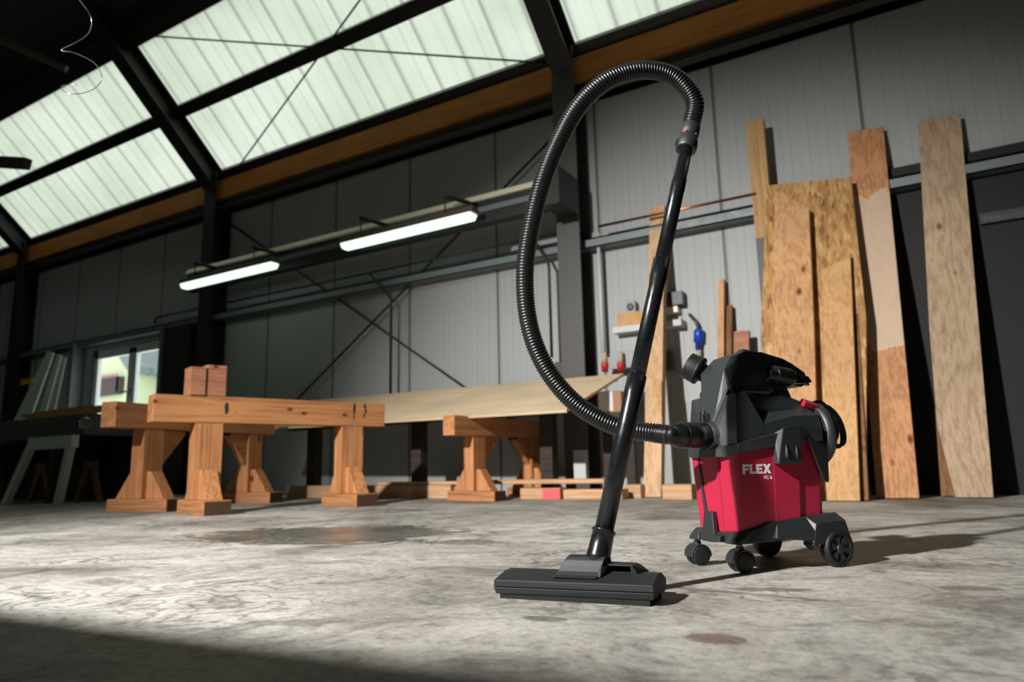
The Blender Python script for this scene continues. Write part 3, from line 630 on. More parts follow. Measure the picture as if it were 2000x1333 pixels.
# dark timber rack behind it that carries the upper edge
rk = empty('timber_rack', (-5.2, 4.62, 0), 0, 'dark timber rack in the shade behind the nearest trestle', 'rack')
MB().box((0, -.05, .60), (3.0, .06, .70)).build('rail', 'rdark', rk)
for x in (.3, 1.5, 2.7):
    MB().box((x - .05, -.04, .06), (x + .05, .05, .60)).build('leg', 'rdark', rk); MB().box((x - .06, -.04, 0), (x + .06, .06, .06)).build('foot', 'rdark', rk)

# planks and beams on the floor along the wall
def plank(x0, x1, ybot, ytop, Y0, dep, mat, label, zb=0.0, group='timbers lying by the wall'):
    a = onY(x0, ybot, Y0).x; b = onY(x1, ybot, Y0).x; h = (onY((x0 + x1) / 2, ytop, Y0).z - onY((x0 + x1) / 2, ybot, Y0).z)
    o = tag(MB().box((a, 0, 0), (b, dep, h)).build('timber' if h > .05 else 'plank', mat, bevel=.004, origin=(0, 0, 0)), label, 'timber', group); o.location = (0, Y0, zb)
    return zb + h
h = plank(560, 880, 973, 948, 4.45, .12, 'plk', 'long timber on the floor between the nearest trestle and the hose')
h2 = plank(1016, 1094, 975, 953, 4.40, .12, 'plk', 'short timber on the floor with a red painted end')
plank(1100, 1215, 975, 955, 4.42, .12, 'plk', 'floor timber behind the foot of the vacuum tube')
plank(1222, 1252, 972, 945, 4.60, .12, 'plk', 'floor timber just left of the pale leaning post')
plank(1294, 1352, 979, 949, 4.45, .12, 'plk', 'block on the floor at right of the pale leaning post')
plank(735, 935, 947, 941, 4.46, .1, 'plk', 'thin plank lying on the long floor timber', zb=h + .002)
plank(940, 1180, 950, 941, 4.42, .13, 'plk', 'thin plank lying across the short floor timbers', zb=max(h2, h) + .002)
a = onY(1060, 970, 4.40).x; b = onY(1094, 970, 4.40).x
tag(MB().box((a, 4.398, .003), (b - .002, 4.3995, h2 - .003)).build('paint_mark', 'pinkp'), 'red painted patch on the end of a short floor timber', 'mark')

# ================================================================== left side
tb = empty('work_bench', (-7.3, 3.6, 0), 0, 'dark low bench at the left edge with laths on it', 'bench')
ty = 3.3
a = onY(0, 818, ty); b = onY(165, 815, ty); zt = onY(60, 818, ty).z; zb_ = onY(60, 858, ty).z
tb.location = (b.x, ty, 0); Lb = 2.6
MB().box((-Lb, 0, zb_), (0, .5, zt)).build('top', 'colsteel', tb, bevel=.01)
for lx in (-.6, -2.2):
    for ly in (.06, .38): MB().box((lx - .04, ly, 0), (lx + .04, ly + .06, zb_)).build('leg', 'rdark', tb)
MB().box((-Lb, .5, 0), (-.02, .52, zt - .01)).build('shade_panel', 'doorp', tb)  # added dark panel standing in for the darkness under the bench
# grey frame trestle in front of it
fr = empty('metal_frame_trestle', (0, 0, 0), 0, 'grey metal trestle with a slanting leg under the dark bench', 'trestle')
fy = 3.05
p = [onY(*v, fy) for v in ((55, 852), (140, 850), (105, 984))]
fr.location = (p[1].x, fy, 0); inv = Matrix.Translation(-Vector(fr.location))
ztop = p[1].z; 
MB().box((p[0].x, fy, ztop - .1), (p[1].x, fy + .06, ztop)).build('crossbar', 'grsheet', fr, inv=inv)
foot = Vector((p[2].x, fy, 0)); MB().bar(foot + Vector((0, .03, 0)), Vector((p[1].x - .04, fy + .03, ztop - .02)), .06, .05, (0, 1, 0)).build('leg', 'grsheet', fr, inv=inv)
MB().bar(foot + Vector((-.85, .03, 0)), Vector((p[0].x + .04, fy + .03, ztop - .02)), .06, .05, (0, 1, 0)).build('leg', 'grsheet', fr, inv=inv)
# laths
for i in range(8):
    px0 = 45 + random.random() * 25; px1 = 160 + random.random() * 55; yy = ty + .04 + i * .055
    a = onY(px0, 806, yy); b = onY(px1, 806, yy); z = zt + .012 + .022 * (i % 4)
    tag(MB().bar((a.x, yy, z), (b.x, yy + random.uniform(-.008, .008), z + random.uniform(-.004, .02)), .03, .02).build('lath', 'lath'), 'thin brown lath in the loose pile on the dark bench', 'lath', 'loose laths on the bench')
p = onY(100, 845, ty)
tag(MB().lathe((p.x - b.x - .03, .0, (zt + zb_) / 2), (1, -.25, 0), [(0, .045), (.004, .05), (.1, .05), (.104, .045)], 20).build('end_cap', 'chrome', tb), 'shiny metal end cap')
# grey sheets leaning in the corner
for i, (pts, lab) in enumerate((([(92, 686), (104, 690), (57, 822), (27, 822)], 'widest grey metal sheet leaning in the left corner'), ([(112, 692), (119, 694), (90, 800), (78, 800)], 'narrow grey metal sheet, middle of the three in the left corner'), ([(122, 697), (128, 699), (106, 800), (94, 800)], 'narrow grey metal sheet nearest the window jamb'))):
    yy = 4.3
    P = [onY(*v, yy + (.3 if j < 2 else 0)) for j, v in enumerate(pts)]
    d0 = (P[3] - P[0]); d1 = (P[2] - P[1]); s0 = P[3].z / -d0.z; s1 = P[2].z / -d1.z
    P[3] = P[3] + d0 * s0; P[2] = P[2] + d1 * s1
    tag(MB().prism(P, (.0, .02, .0)).build('metal_sheet', 'grsheet'), lab, 'sheet', 'grey sheets in the left corner')
# dark timber trestles in the shade below
for i, px in enumerate((78, 172)):
    p = onY(px, 984, 3.55); e = empty('small_stand', (p.x, 3.55, 0), .2, 'small brown splayed stand in the shade under the bench, ' + ('left one' if i == 0 else 'right one'), 'stand', 'small stands under the bench')
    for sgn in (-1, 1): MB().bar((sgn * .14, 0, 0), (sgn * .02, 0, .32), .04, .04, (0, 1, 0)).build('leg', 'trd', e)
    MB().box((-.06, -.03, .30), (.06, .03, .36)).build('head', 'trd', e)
# yellow handle of something in the corner
wbox('yellow_tool', 40, 742, 60, 752, 4.25, .03, 'yellow', 'small yellow tool handle in the dark left corner', 'tool')

# ================================================================== upper left: dark timber end, wire
e = onY(0, 315, 3.0)
tag(MB().bar(onY(-80, 312, 2.9), onY(54, 320, 3.05), .07, .10).build('hanging_beam', 'rdark'), 'dark beam end poking in at the left edge below the roof', 'beam')
wp = [(150, -6), (170, 20), (179, 42), (172, 66), (150, 82), (120, 98), (145, 103), (180, 120), (196, 140), (198, 156), (186, 172), (165, 181), (140, 184), (124, 178), (120, 169), (130, 166), (150, 166)]
wpts = catmull([deep(x, y, 2.2 + .05 * math.sin(i * .9)) for i, (x, y) in enumerate(wp)], 6)
tag(MB().sweep([deep(150, -60, 2.2)] + wpts, .0012, 6).build('wire', 'wire'), 'thin curled wire dangling at the upper left', 'wire')
for i, (px, py, qx, qy) in enumerate(((0, 130, 140, 135), (30, 90, 125, 132))):
    pass
tag(MB().bar(onlean(-40, 60, 9.0, -1.6), onlean(130, 135, 9.0, -1.6), .05, .05).build('ceiling_strut', 'green'), 'faint strut under the dark roof at the upper left', 'strut')

# ================================================================== the vacuum cleaner
TH = R(-126.0); VC = Vector((-.3925, 1.7012, 0))
vac = empty('vacuum_cleaner', VC, TH, 'red and black vacuum cleaner on wheels with a long hose, tube and floor nozzle', 'vacuum cleaner')
VMI = (Matrix.Translation(VC) @ Matrix.Rotation(TH, 4, 'Z')).inverted()
VM = VMI.inverted()
# local axes: x forward (hose side), y toward the lettered side, z up
# --- bucket
bk = MB()
bot = [(.104, .064), (.104, .022), (.109, .018), (.109, -.018), (.104, -.022), (.104, -.064), (.098, -.074), (-.105, -.088), (-.115, -.08), (-.115, .08), (-.105, .083), (-.054, .0795), (-.049, .0835), (.0125, .0774), (.0145, .0763), (.098, .070)]
def scaled(pts, fx, fy): return [(x * fx, y * fy) for x, y in pts]
t = bmesh.new(); rings = []
for z, fx, fy in ((.074, 1.0, 1.0), (.10, 1.005, 1.015), (.285, 1.06, 1.13)):
    rings.append([t.verts.new((x * fx, y * fy, z if z < .2 else .266 - .13 * x)) for x, y in bot])
for a, b in zip(rings, rings[1:]):
    n = len(a)
    for i in range(n): t.faces.new((a[i], a[(i + 1) % n], b[(i + 1) % n], b[i]))
t.faces.new(rings[0][::-1]); t.faces.new(rings[-1]); bmesh.ops.recalc_face_normals(t, faces=t.faces); bk.merge(t)
bucket = tag(bk.build('bucket', 'red', vac, bevel=.0025), 'red dust bucket')
MB().prism([(.1095, -.0500, .245), (.1095, -.0472, .245), (.1035, -.031, .085), (.1035, -.043, .085)], (.0035, 0, 0)).build('front_slot', 'blackp', bucket)
# letters on the side: plane through the side wall
def sideplane(x, z, off=.0006):
    f = 1.015 + (1.13 - 1.015) * (z - .10) / .185; fx = 1.005 + .055 * (z - .10) / .185
    y = .0755 + (.070 - .0755) * (x / fx - .024) / (.098 - .024)
    return Vector((x, y * f + off, z))
LET = {'F': [[(0, 0), (.30, 0), (.30, .38), (.72, .38), (.72, .62), (.30, .62), (.30, .76), (.78, .76), (.78, 1), (0, 1)]],
       'L': [[(0, 0), (.72, 0), (.72, .25), (.30, .25), (.30, 1), (0, 1)]],
       'E': [[(0, 0), (.76, 0), (.76, .24), (.30, .24), (.30, .39), (.70, .39), (.70, .61), (.30, .61), (.30, .76), (.76, .76), (.76, 1), (0, 1)]],
       'X': [[(0, 0), (.33, 0), (.50, .27), (.67, 0), (1.0, 0), (.67, .5), (.98, 1), (.66, 1), (.50, .74), (.34, 1), (.02, 1), (.33, .5)]]}
xs, zs, wd_, ht_ = .0935, .2025, .0735, .0205
mb = MB(); pen = 0; total = .78 + .06 + .72 + .06 + .76 + .05 + 1.0
for ch, adv in (('F', .84), ('L', .78), ('E', .81), ('X', 1.0)):
    for poly in LET[ch]:
        pts = [sideplane(xs - (pen + u) / total * wd_, zs + v * ht_) for u, v in poly]
        mb.prism(pts, (0, .0006, 0))
    pen += adv
tag(mb.build('brand_lettering', 'white', bucket), 'white bold lettering on the red side')
me = textmesh('VC 6', .0105, .0003, .0002); me.materials.append(M['white'])
for v in me.vertices:
    v.co = sideplane(.0405 - v.co.x, .1905 + v.co.y, .0008 + v.co.z)
t = bpy.data.objects.new('model_lettering', me); COL.objects.link(t); t.parent = bucket
# --- trolley
tb_ = MB()
tb_.hull([(.118, .05, .058), (.118, .05, .078), (.10, .082, .058), (.10, .078, .082), (.03, .088, .060), (.03, .084, .099), (-.06, .088, .065), (-.06, .09, .109), (-.14, .09, .065), (-.14, .09, .112)], mirror=True)
tb_.hull([(.132, .035, .060), (.132, .035, .072), (.10, .03, .058), (.10, .03, .080)], mirror=True)
for s_ in (1, -1):
    f = lambda P: [(x, y * s_, z) for x, y, z in P]
    tb_.hull(f([(.128, .082, .058), (.128, .045, .058), (.126, .078, .068), (.126, .047, .068), (.112, .074, .083), (.112, .047, .083), (.07, .082, .058), (.07, .046, .058), (.085, .08, .082), (.085, .046, .084)]))
    # wedge along the side
    tb_.hull(f([(.036, .087, .066), (.036, .100, .067), (.022, .088, .098), (-.06, .089, .109), (-.06, .112, .080), (-.06, .088, .066), (-.055, .112, .058)]))
    # rear wheel arch
    tb_.hull(f([(-.052, .082, .054), (-.052, .113, .052), (-.058, .088, .109), (-.066, .112, .093), (-.146, .09, .1135), (-.150, .112, .097), (-.168, .113, .040), (-.168, .093, .040), (-.150, .06, .11), (-.058, .06, .108), (-.10, .084, .06), (-.09, .111, .082)]))
    tb_.hull(f([(-.052, .08, .05), (-.052, .112, .05), (-.068, .08, .036), (-.068, .112, .036), (-.072, .08, .07), (-.072, .112, .07)]))
tb_.hull([(-.14, .07, .062), (-.14, .07, .11), (-.165, .07, .045), (-.165, .07, .095), (-.05, .07, .062), (-.05, .07, .108)], mirror=True)
trol = tag(tb_.build('trolley', 'basep', vac, bevel=.0022), 'black wheeled base')
MB().prism([(.116, -.033, .058), (.116, .012, .058), (.110, .002, .122), (.110, -.028, .122)], (.012, 0, 0)).build('front_clip', 'basep', trol, bevel=.002)
# rear wheels
for s_ in (1, -1):
    yo = .118 * s_
    wh = MB().lathe((-.1215, yo - .012 * s_ - .012 * s_, .0388), (0, s_, 0), [(0, .030), (.001, .036), (.004, .0388), (.021, .0388), (.0245, .036), (.0255, .031), (.0225, .0275), (.0205, .027), (.0205, .0)], 40).build('rear_wheel', 'rubber', vac)
    mb = MB(); c = Vector((-.1215, yo - .003 * s_, .0388))
    mb.lathe(c - Vector((0, .002 * s_, 0)), (0, s_, 0), [(0, .0275), (.001, .0275)], 32)
    mb.lathe(c - Vector((0, .002 * s_, 0)), (0, s_, 0), [(0, .010), (.006, .010), (.0075, .007)], 24)
    for q in range(6):
        a = q * math.pi / 3 + .26; r0, r1 = .008, .0262; u = Vector((math.cos(a), 0, math.sin(a))); v = Vector((-math.sin(a), 0, math.cos(a)))
        mb.prism([c + u * r0 + v * .0035, c + u * r1 + v * .008, c + u * r1 - v * .008, c + u * r0 - v * .0035], (0, .0028 * s_, 0))
    mb.build('hub', 'basep', wh)
# casters
def caster(cx, cy, ang):
    e = MB(); c = Vector((cx, cy, .0222)); ax = Vector((math.cos(ang), math.sin(ang), 0)); sd = Vector((-ax.y, ax.x, 0))   # ax rolls, sd axle
    # hood: arc over the twin wheels
    pts = []
    for i in range(15):
        a = R(-8 + i * 14); pts.append((math.cos(a), math.sin(a)))
    outer = [c + ax * (x * .0245) + Vector((0, 0, z * .0245)) for x, z in pts]; inner = [c + ax * (x * .0215) + Vector((0, 0, z * .0215)) for x, z in pts[::-1]]
    e.prism([p - sd * .0205 for p in outer + inner], sd * .0175)
    e.prism([p + sd * .003 for p in outer + inner], sd * .0175)
    e.prism([p - sd * .0045 for p in outer + [c + ax * -.02 + Vector((0, 0, -.002)), c + ax * .02 + Vector((0, 0, -.002))]], sd * .009)
    e.lathe(c + Vector((0, 0, .018)), (0, 0, 1), [(0, .009), (.012, .0085), (.013, .006)], 16)
    cs = e.build('caster', 'basep', vac, bevel=.001)
    MB().lathe(c + Vector((0, 0, .030)), (0, 0, 1), [(0, .0065), (.003, .0065), (.003, .0055), (.012, .0055)], 16).build('stem', 'chrome', cs)
    for s_ in (1, -1):
        MB().lathe(c + sd * (.0045 * s_), sd * s_, [(0, .019), (.001, .0215), (.003, .0222), (.012, .0222), (.0155, .020), (.0165, .017), (.0168, 0)], 28).build('wheel', 'rubber', cs)
caster(.104, .0625, R(-10)); caster(.108, -.077, R(-10))
# --- lid
ld = MB()
# lower skirt
ld.hull([(.122, .040, .240), (.120, .068, .241), (.108, .086, .249), (.03, .0885, .262), (-.06, .098, .268), (-.118, .100, .272), (-.13, .08, .272), (.123, .035, .262), (.122, .072, .262), (.109, .090, .268), (.03, .094, .285), (-.06, .102, .30), (-.12, .102, .30), (-.135, .08, .30)], mirror=True)
# front block with the shoulders
ld.hull([(.118, .05, .25), (.109, .086, .255), (.109, .085, .263), (.0965, .0785, .375), (.092, .048, .3755), (.072, .080, .381), (.060, .05, .382), (.034, .087, .312), (.034, .09, .262), (.117, .029, .30), (.1145, .022, .318), (.03, .05, .36)], mirror=True)
# rear block with the ledge
ld.hull([(.045, .088, .262), (.040, .0865, .309), (.0136, .064, .337), (-.13, .082, .330), (-.114, .052, .356), (-.135, .086, .305), (-.12, .10, .285), (-.152, .06, .335), (-.158, .05, .29), (-.05, .0965, .285), (-.05, .0875, .327)], mirror=True)
# hood
ld.hull([(.1145, .018, .318), (.0905, .046, .390), (.0935, .041, .4325), (.0625, .030, .466), (.03, .036, .474), (-.03, .040, .455), (-.03, .056, .385), (.06, .058, .384), (.101, .036, .37), (.113, .022, .33)], mirror=True)
# raised strip between hood and shoulder facet
ld.hull([(.0935, .0445, .3925), (.1175, .0185, .3185), (.1165, .0235, .317), (.0935, .0505, .389), (.088, .046, .388), (.108, .02, .318)], mirror=True)
# upper rear body, neck of the handle
ld.hull([(.08, .056, .386), (.0136, .064, .338), (.05, .062, .36), (-.02, .045, .393), (-.055, .034, .3885), (-.136, .032, .3645), (-.118, .054, .354), (-.15, .03, .33), (-.13, .07, .328)], mirror=True)
ld.hull([(.04, .045, .36), (.04, .042, .45), (-.06, .03, .43), (-.105, .018, .405), (-.118, .02, .372), (-.05, .035, .38)], mirror=True)
# handle
ld.hull([(.0625, .0305, .4668), (.0935, .0425, .4327), (.088, .048, .400), (.02, .036, .479), (-.03, .034, .4785), (-.02, .048, .44), (-.03, .047, .405), (.05, .052, .395)], mirror=True)
ld.hull([(-.02, .036, .479), (-.02, .046, .44), (-.02, .044, .41), (-.09, .030, .467), (-.125, .024, .456), (-.170, .014, .4385), (-.182, .012, .418), (-.15, .022, .402), (-.09, .036, .412), (-.10, .034, .43)], mirror=True)
ld.hull([(-.165, .012, .43), (-.170, .012, .412), (-.193, .006, .408), (-.19, .006, .412)], mirror=True)
ld.hull([(.02, .012, .478), (.0, .012, .488), (-.035, .012, .478), (.005, .006, .490)], mirror=True)
# front lip and tail fins
ld.hull([(.127, .03, .240), (.127, .03, .258), (.118, .066, .240), (.118, .066, .258), (.1, .03, .24), (.1, .03, .26)], mirror=True)
for s_ in (1, -1):
    ld.hull([(x, y * s_, z) for x, y, z in ((-.072, .103, .278), (-.108, .104, .182), (-.118, .104, .179), (-.130, .096, .182), (-.134, .096, .24), (-.13, .09, .30), (-.075, .095, .30), (-.112, .09, .19), (-.1, .09, .28), (-.128, .09, .19))])
lid = tag(ld.build('lid', 'blackp', vac, bevel=.0018), 'black faceted motor lid')
# grip scratches / ridges on the handle side
# latch
for s_ in (1, -1):
    lt = MB().hull([(x, y * s_, z) for x, y, z in ((-.004, .106, .301), (-.054, .107, .309), (-.048, .104, .220), (.014, .102, .221), (.012, .09, .29), (-.05, .09, .30), (.016, .085, .222), (-.048, .085, .221))])
    lo = lt.build('latch', 'basep', vac, bevel=.003)
    for xa_ in (-.006, -.034): MB().hull([(xa_ + dx_, y * s_, z) for dx_, y, z in ((0, .103, .272), (-.007, .104, .270), (.003, .102, .232), (-.007, .103, .232), (-.003, .1078, .240), (-.001, .1072, .252))]).build('grip', 'basep', lo, bevel=.0012)
# switch
SWM = Matrix.Translation((-.128, .058, .3535)) @ Euler((R(-32), R(-14), R(-4))).to_matrix().to_4x4()
sw = tag(MB().box((-.019, -.0095, -.004), (.019, .0095, .010), SWM).build('power_switch', 'redsw', vac, bevel=.002), 'red rocker switch')
mb = MB()
mb.box((.006, -.0005, .0100), (.013, .0006, .0104), SWM)
for lo_, hi_ in (((-.002, -.005, .01), (-.001, .005, .0104)), ((-.005, -.0005, .01), (.002, .0005, .0104)), ((-.013, -.005, .01), (-.007, -.004, .0104)), ((-.013, .004, .01), (-.007, .005, .0104)), ((-.013, -.005, .01), (-.012, .005, .0104)), ((-.008, -.005, .01), (-.007, .005, .0104))): mb.box(lo_, hi_, SWM)
mb.build('switch_marks', 'blackp', sw)
# crevice tube clipped along the handle side
mb = MB(); a0 = Vector((-.012, .058, .4255)); a1 = Vector((-.088, .052, .4175)); dx2 = (a1 - a0).normalized(); up2 = Vector((0, .35, .94)); sd2 = dx2.cross(up2).normalized(); up2 = sd2.cross(dx2)
def arcwall(p, q, r0, r1, a0_, a1_, n=18):
    t = bmesh.new(); R_ = []
    for c, rr in ((p, r0), (q, r1)):
        for rad in (rr, rr - .0022):
            R_.append([t.verts.new(c + sd2 * math.cos(a0_ + (a1_ - a0_) * i / n) * rad + up2 * math.sin(a0_ + (a1_ - a0_) * i / n) * rad) for i in range(n + 1)])
    for i in range(n):
        t.faces.new((R_[0][i], R_[0][i + 1], R_[2][i + 1], R_[2][i])); t.faces.new((R_[1][i], R_[1][i + 1], R_[3][i + 1], R_[3][i]))
        t.faces.new((R_[0][i], R_[0][i + 1], R_[1][i + 1], R_[1][i])); t.faces.new((R_[2][i], R_[2][i + 1], R_[3][i + 1], R_[3][i]))
    t.faces.new((R_[0][0], R_[2][0], R_[3][0], R_[1][0])); t.faces.new((R_[0][n], R_[2][n], R_[3][n], R_[1][n]))
    bmesh.ops.recalc_face_normals(t, faces=t.faces); return t
mb.merge(arcwall(a0 + dx2 * -.006, a0 + dx2 * .022, .0195, .0195, R(170), R(392)))
mb.lathe(a0 + dx2 * .020, dx2, [(0, .0165), (0, .020), (.002, .0215), (.048, .0215), (.054, .019), (.060, .017)], 28)
mb.hull([a1 + Vector(v) for v in ((.01, .012, .012), (.01, .012, -.014), (.01, -.014, .012), (.01, -.014, -.014), (-.045, .010, .004), (-.045, .010, -.012), (-.045, -.012, .008), (-.06, .004, -.006), (-.06, .004, -.008))])
mb.build('crevice_tool', 'blackg', vac, bevel=.0012)
# ribbed brush cap on the front
kc = Vector((.078, -.066, .4445)); ka = Vector((.55, -.62, .50)).normalized()
mb = MB(); mb.lathe(kc - ka * .03, ka, [(0, .020), (.028, .022), (.028, .034), (.036, .034), (.036, .031), (.058, .030), (.062, .027), (.063, .0)], 40)
x_ = ka.cross(Vector((0, 0, 1))).normalized(); y_ = ka.cross(x_)
for q in range(34):
    a = q * 2 * math.pi / 34; u = x_ * math.cos(a) + y_ * math.sin(a); v = -x_ * math.sin(a) + y_ * math.cos(a)
    b0_ = kc + ka * .007; mb.hull([b0_ + ka * d_ + u * r_ + v * w_ for d_ in (0, .024) for r_ in (.029, .0335 - d_ * .05) for w_ in (-.0014, .0014)])
mb.build('brush_cap', 'rubber', vac)
# inlet and clip
ic = Vector((.112, .010, .2875)); ia = Vector((1, .02, .0))
mb = MB().lathe(ic - ia * .03, ia, [(0, .034), (.03, .034), (.032, .030), (.045, .030), (.046, .0285), (.05, .0285)], 32)
mb.build('inlet_port', 'blackp', vac)
mb = MB().box((.128, -.010, .315), (.133, -.006, .342)).box((.128, .002, .315), (.133, .006, .335)).hull([(.118, .003, .318), (.128, .003, .352), (.132, .007, .336), (.116, .014, .32), (.13, -.002, .335), (.12, -.004, .318)]); mb.build('inlet_catch', 'blackp', vac, bevel=.001)
# rear cable reel plate and cord
mb = MB().lathe((-.145, .03, .288), (-1, .15, .0), [(0, .07), (.016, .074), (.024, .073), (.026, .066), (.020, .060), (.020, 0)], 40); mb.build('cable_reel', 'blackp', vac)
mb = MB()
loop = [(-.17, .03, .345), (-.215, .03, .355), (-.248, .03, .330), (-.262, .03, .295), (-.258, .03, .268), (-.235, .03, .262), (-.205, .03, .27), (-.175, .03, .262)]
mb.sweep(catmull(loop, 8), .0042, 10)
mb.sweep(catmull([(p[0] * .97 + .002, p[1] - .012, p[2] + .012) for p in loop], 8), .0042, 10)
mb.sweep(catmull([(p[0] * .93 + .004, p[1] + .012, p[2] - .004) for p in loop], 8), .0042, 10)
mb.build('power_cord', 'rubber', vac)

# --- tube
tb0 = deep(1169, 1086, 1.262); tb1 = deep(1343.5, 274, 1.645); td = (tb1 - tb0).normalized(); TL = (tb1 - tb0).length
def along(y):      # distance along the tube whose image row is y
    lo, hi = -.2, TL + .2
    for _ in range(40):
        m = (lo + hi) / 2; v = tb0 + td * m - CAM
        if 666.5 - F * v.dot(UP) / v.dot(FW) > y: lo = m
        else: hi = m
    return lo
ys = dict(neck=along(1040), j1=along(770), j1b=along(735), j2=along(545), j2b=along(508), top=TL)
def seg(d0, d1, prof, name, mat='blackg'):
    return MB().lathe(tb0, td, prof, 36).build(name, mat, vac, inv=VMI)
r = .0172
seg(0, 0, [(ys['neck'] - .02, r), (ys['j1'] - .02, r), (ys['j1'], r + .0016), (ys['j1b'], r + .0017), (ys['j1b'], r - .002)], 'lower_tube')
seg(0, 0, [(ys['j1b'] - .01, r - .0014), (ys['j2'] - .02, r - .0012), (ys['j2'], r + .0010), (ys['j2b'], r + .0012), (ys['j2b'], r - .002)], 'middle_tube')
seg(0, 0, [(ys['j2b'] - .01, r - .0018), (TL - .15, r - .0016), (TL - .147, r - .0008), (TL - .115, r - .0008), (TL - .112, r - .0020), (TL + .02, r - .0020)], 'upper_tube')
# dimples where the segments lock
# --- hose
hend = VM @ Vector((.222, .022, .289)); hin = VM @ Vector((.16, .014, .2885))
cup0 = tb1 + td * -.005
hp = [tb1 + td * .045, deep(1357, 200, 1.66), deep(1330, 160, 1.66), deep(1293, 141, 1.66), deep(1240, 139, 1.655), deep(1182, 160, 1.65), deep(1130, 209, 1.645), deep(1090, 280, 1.64), deep(1060, 355, 1.635), deep(1038, 440, 1.63), deep(1026, 520, 1.625), deep(1028, 600, 1.62), deep(1043, 668, 1.61), deep(1072, 728, 1.60), deep(1115, 780, 1.59), deep(1165, 816, 1.58), deep(1220, 838, 1.57), deep(1275, 846, 1.555), hend + (hend - hin) * .25, hend]
path = resample(catmull(hp, 14), .0017)
rr = []
for i in range(len(path)):
    ph = i % 4; rr.append((.0207, .0215, .0200, .0188)[ph] if True else .02)
MB().sweep(path, rr, 22).build('hose', 'hose', vac, inv=VMI)
hd_ = (hend - hin).normalized()
mb = MB().lathe(hin - hd_ * .03, hd_, [(0, .0275), (.045, .0285), (.065, .0285), (.068, .0262), (.07, .0285), (.086, .0285), (.09, .0245), (.098, .0235), (.102, .020)], 32)
mb.build('hose_cuff', 'blackg', vac, inv=VMI)
gp = MB().lathe(tb1 - td * .03, td, [(0, .021), (.0, .0228), (.004, .0238), (.016, .0242), (.03, .0228), (.034, .0212), (.044, .0212), (.047, .0222), (.07, .0222), (.074, .0205), (.08, .0195)], 32)
sdv = td.cross(FW).normalized()
gp.hull([tb1 - td * d_ + sdv * (s_ * r_) + FW * f_ for s_ in (1,) for d_, r_ in ((.01, .0215), (.03, .0215), (.018, .0275), (.005, .0255)) for f_ in (-.008, .008)])
grip = gp.build('hose_grip', 'blackp', vac, inv=VMI)
mb = MB()
side = (-FW - td * (-FW).dot(td)).normalized(); sx2 = td.cross(side)
for a0_, a1_ in ((-60, -28), (28, 58)):
    pts = [tb1 + td * .0085 + (side * math.cos(R(a0_ + (a1_ - a0_) * i / 6)) + sx2 * math.sin(R(a0_ + (a1_ - a0_) * i / 6))) * .0216 for i in range(7)]
    mb.sweep(pts, .0026, 6)
tag(mb.build('ring_mark', 'pinkring', grip, inv=VMI), 'dull red marks on the hose grip')
# --- floor nozzle: u along its width, v away from the camera
NO, NU, NV = Vector((-.71, 1.112, 0)), Vector((.991, .135, 0)), Vector((-.135, .991, 0))
NM = Matrix(((NU.x, NV.x, 0, NO.x), (NU.y, NV.y, 0, NO.y), (0, 0, 1, 0), (0, 0, 0, 1))); NI = VMI @ NM
nz = MB()
x0, x1 = -.011, .277
nz.hull([(x0 + .004, .002, .008), (x1 - .002, .002, .0105), (x0, 0, .019), (x1, -.002, .0215), (x0 + .004, .098, .008), (x1 - .002, .098, .0105), (x0, .098, .02), (x1, .098, .022)])
nz.hull([(x0, .001, .020), (x1, -.001, .0225), (x0 + .001, .0, .0315), (x1 - .001, -.001, .034), (x0 + .003, .042, .0415), (x1 - .002, .042, .044), (x0 + .003, .072, .043), (x1 - .002, .072, .045), (x0, .098, .03), (x1, .098, .032), (x0, .098, .02), (x1, .098, .022)])
# raised pocket, open toward the front
nz.hull([(.176, .044, .056), (.232, .044, .056), (.176, .044, .0585), (.230, .044, .0585), (.176, .080, .057), (.236, .080, .056), (.176, .078, .0595), (.232, .078, .0590)])
nz.hull([(.228, .046, .042), (.240, .046, .043), (.227, .044, .057), (.231, .044, .0585), (.236, .085, .043), (.252, .085, .044), (.230, .08, .058), (.236, .08, .057)])
nz.hull([(.176, .078, .043), (.24, .078, .043), (.176, .08, .058), (.234, .08, .058), (.176, .092, .04), (.25, .092, .04)])
noz = tag(nz.build('floor_nozzle', 'nozp', vac, bevel=.0022, inv=NI), 'wide black floor nozzle with bristles')
MB().box((.178, .047, .0443), (.230, .079, .0455)).build('recess', 'bristle', noz, inv=NI)
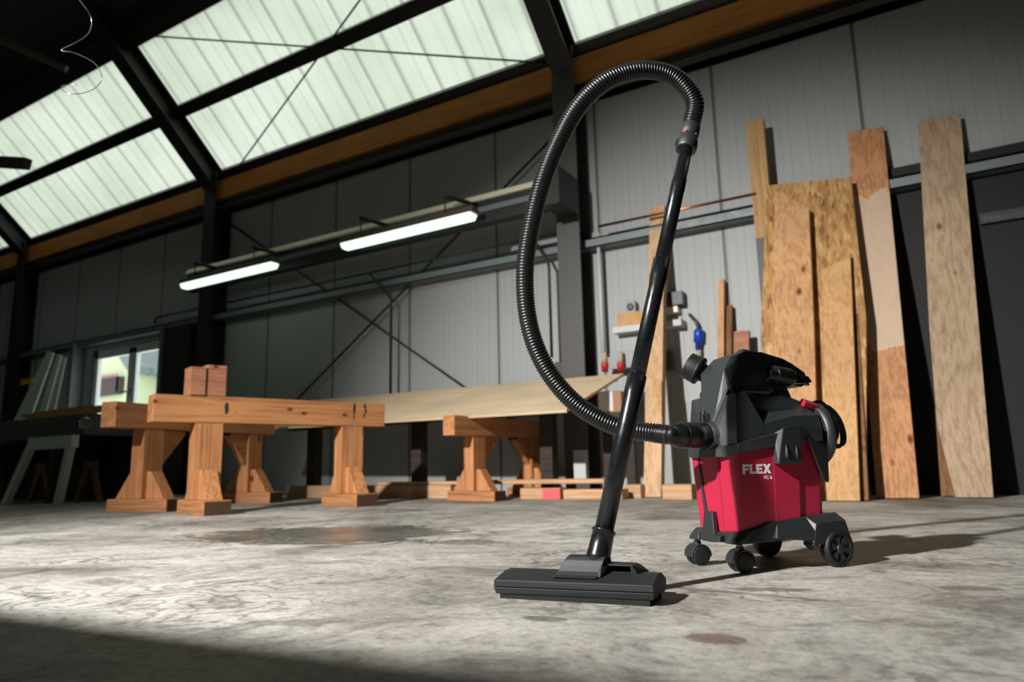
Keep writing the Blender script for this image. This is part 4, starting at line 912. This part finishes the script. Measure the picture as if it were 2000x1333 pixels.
# saddle and neck
mb = MB(); prof = []
for i in range(13):
    a = R(0 + 90 * i / 12); prof.append((.048 - .030 * math.cos(a) - .0, .042 + .030 * math.sin(a)))
prof = [(.012, .0385), (.020, .0415), (.027, .0475), (.032, .056), (.036, .065), (.042, .0705), (.052, .0725), (.07, .071), (.09, .06), (.096, .04)]
mb.prism([(.098 - 0 * v, v, z) for v, z in prof], (.078, 0, 0))
mb2 = MB()
t = bmesh.new(); A_ = []
for (v, z) in prof:
    lo = .094 + max(0, min(1, (z - .0385) / .034)) ** .8 * .022; A_.append((t.verts.new((lo, v, z)), t.verts.new((.176 + .010 * (z - .0385) / .034, v, z))))
for a, b in zip(A_, A_[1:]): t.faces.new((a[0], a[1], b[1], b[0]))
t.faces.new([a[0] for a in A_][::-1]); t.faces.new([a[1] for a in A_]); t.faces.new((A_[0][0], A_[0][1], A_[-1][1], A_[-1][0]))
bmesh.ops.recalc_face_normals(t, faces=t.faces); mb2.merge(t)
mb2.hull([(.172, .020, .0395), (.181, .020, .0395), (.180, .035, .060), (.184, .05, .0725), (.190, .06, .069), (.187, .04, .052), (.19, .05, .044), (.18, .09, .045), (.176, .06, .0725)])
mb2.build('swivel_saddle', 'nozp', noz, bevel=.0015, inv=NI)
MB().lathe(tb0, td, [(-.016, .0222), (.0, .0215), (.012, .0206), (ys['neck'] - .002, .0196), (ys['neck'], .0215), (ys['neck'] + .0035, .0215), (ys['neck'] + .0035, .0178)], 36).build('neck', 'blackg', noz, inv=VMI)
mb = MB()
for i in range(90):
    u = x0 + .012 + (x1 - x0 - .022) * i / 89
    for v0, v1 in ((.004, .010), (.088, .094)):
        mb.box((u - .0012, v0, .0003), (u + .0012, v1, .012))
tag(mb.build('brush_strip', 'bristle', noz, inv=NI), 'short black bristles', kind='stuff')

# ------------------------------------------------------------------ chips and dust on the floor
crumb = plain('wood_chip', (.42, .27, .13), .8)
for i, (px, py) in enumerate(((705, 1093), (1450, 1168), (1308, 1111), (1985, 1084), (1322, 1103), (1690, 1102), (1210, 1080))):
    q = onZ(px, py); s = random.uniform(.002, .004)
    o = MB().hull([(random.uniform(-1, 1) * s * 1.6, random.uniform(-1, 1) * s, random.uniform(0, 1) * s) for _ in range(9)] + [(0, 0, 0)]).build('wood_chip', crumb)
    o.location = (q.x, q.y, 0); tag(o, 'small wood chip on the concrete floor ' + ('left of the nozzle', 'in front of the vacuum', 'between nozzle and vacuum', 'at the right edge', 'just left of the front caster', 'right of the rear wheel', 'behind the nozzle neck')[i], 'wood chip', 'wood chips on the floor')
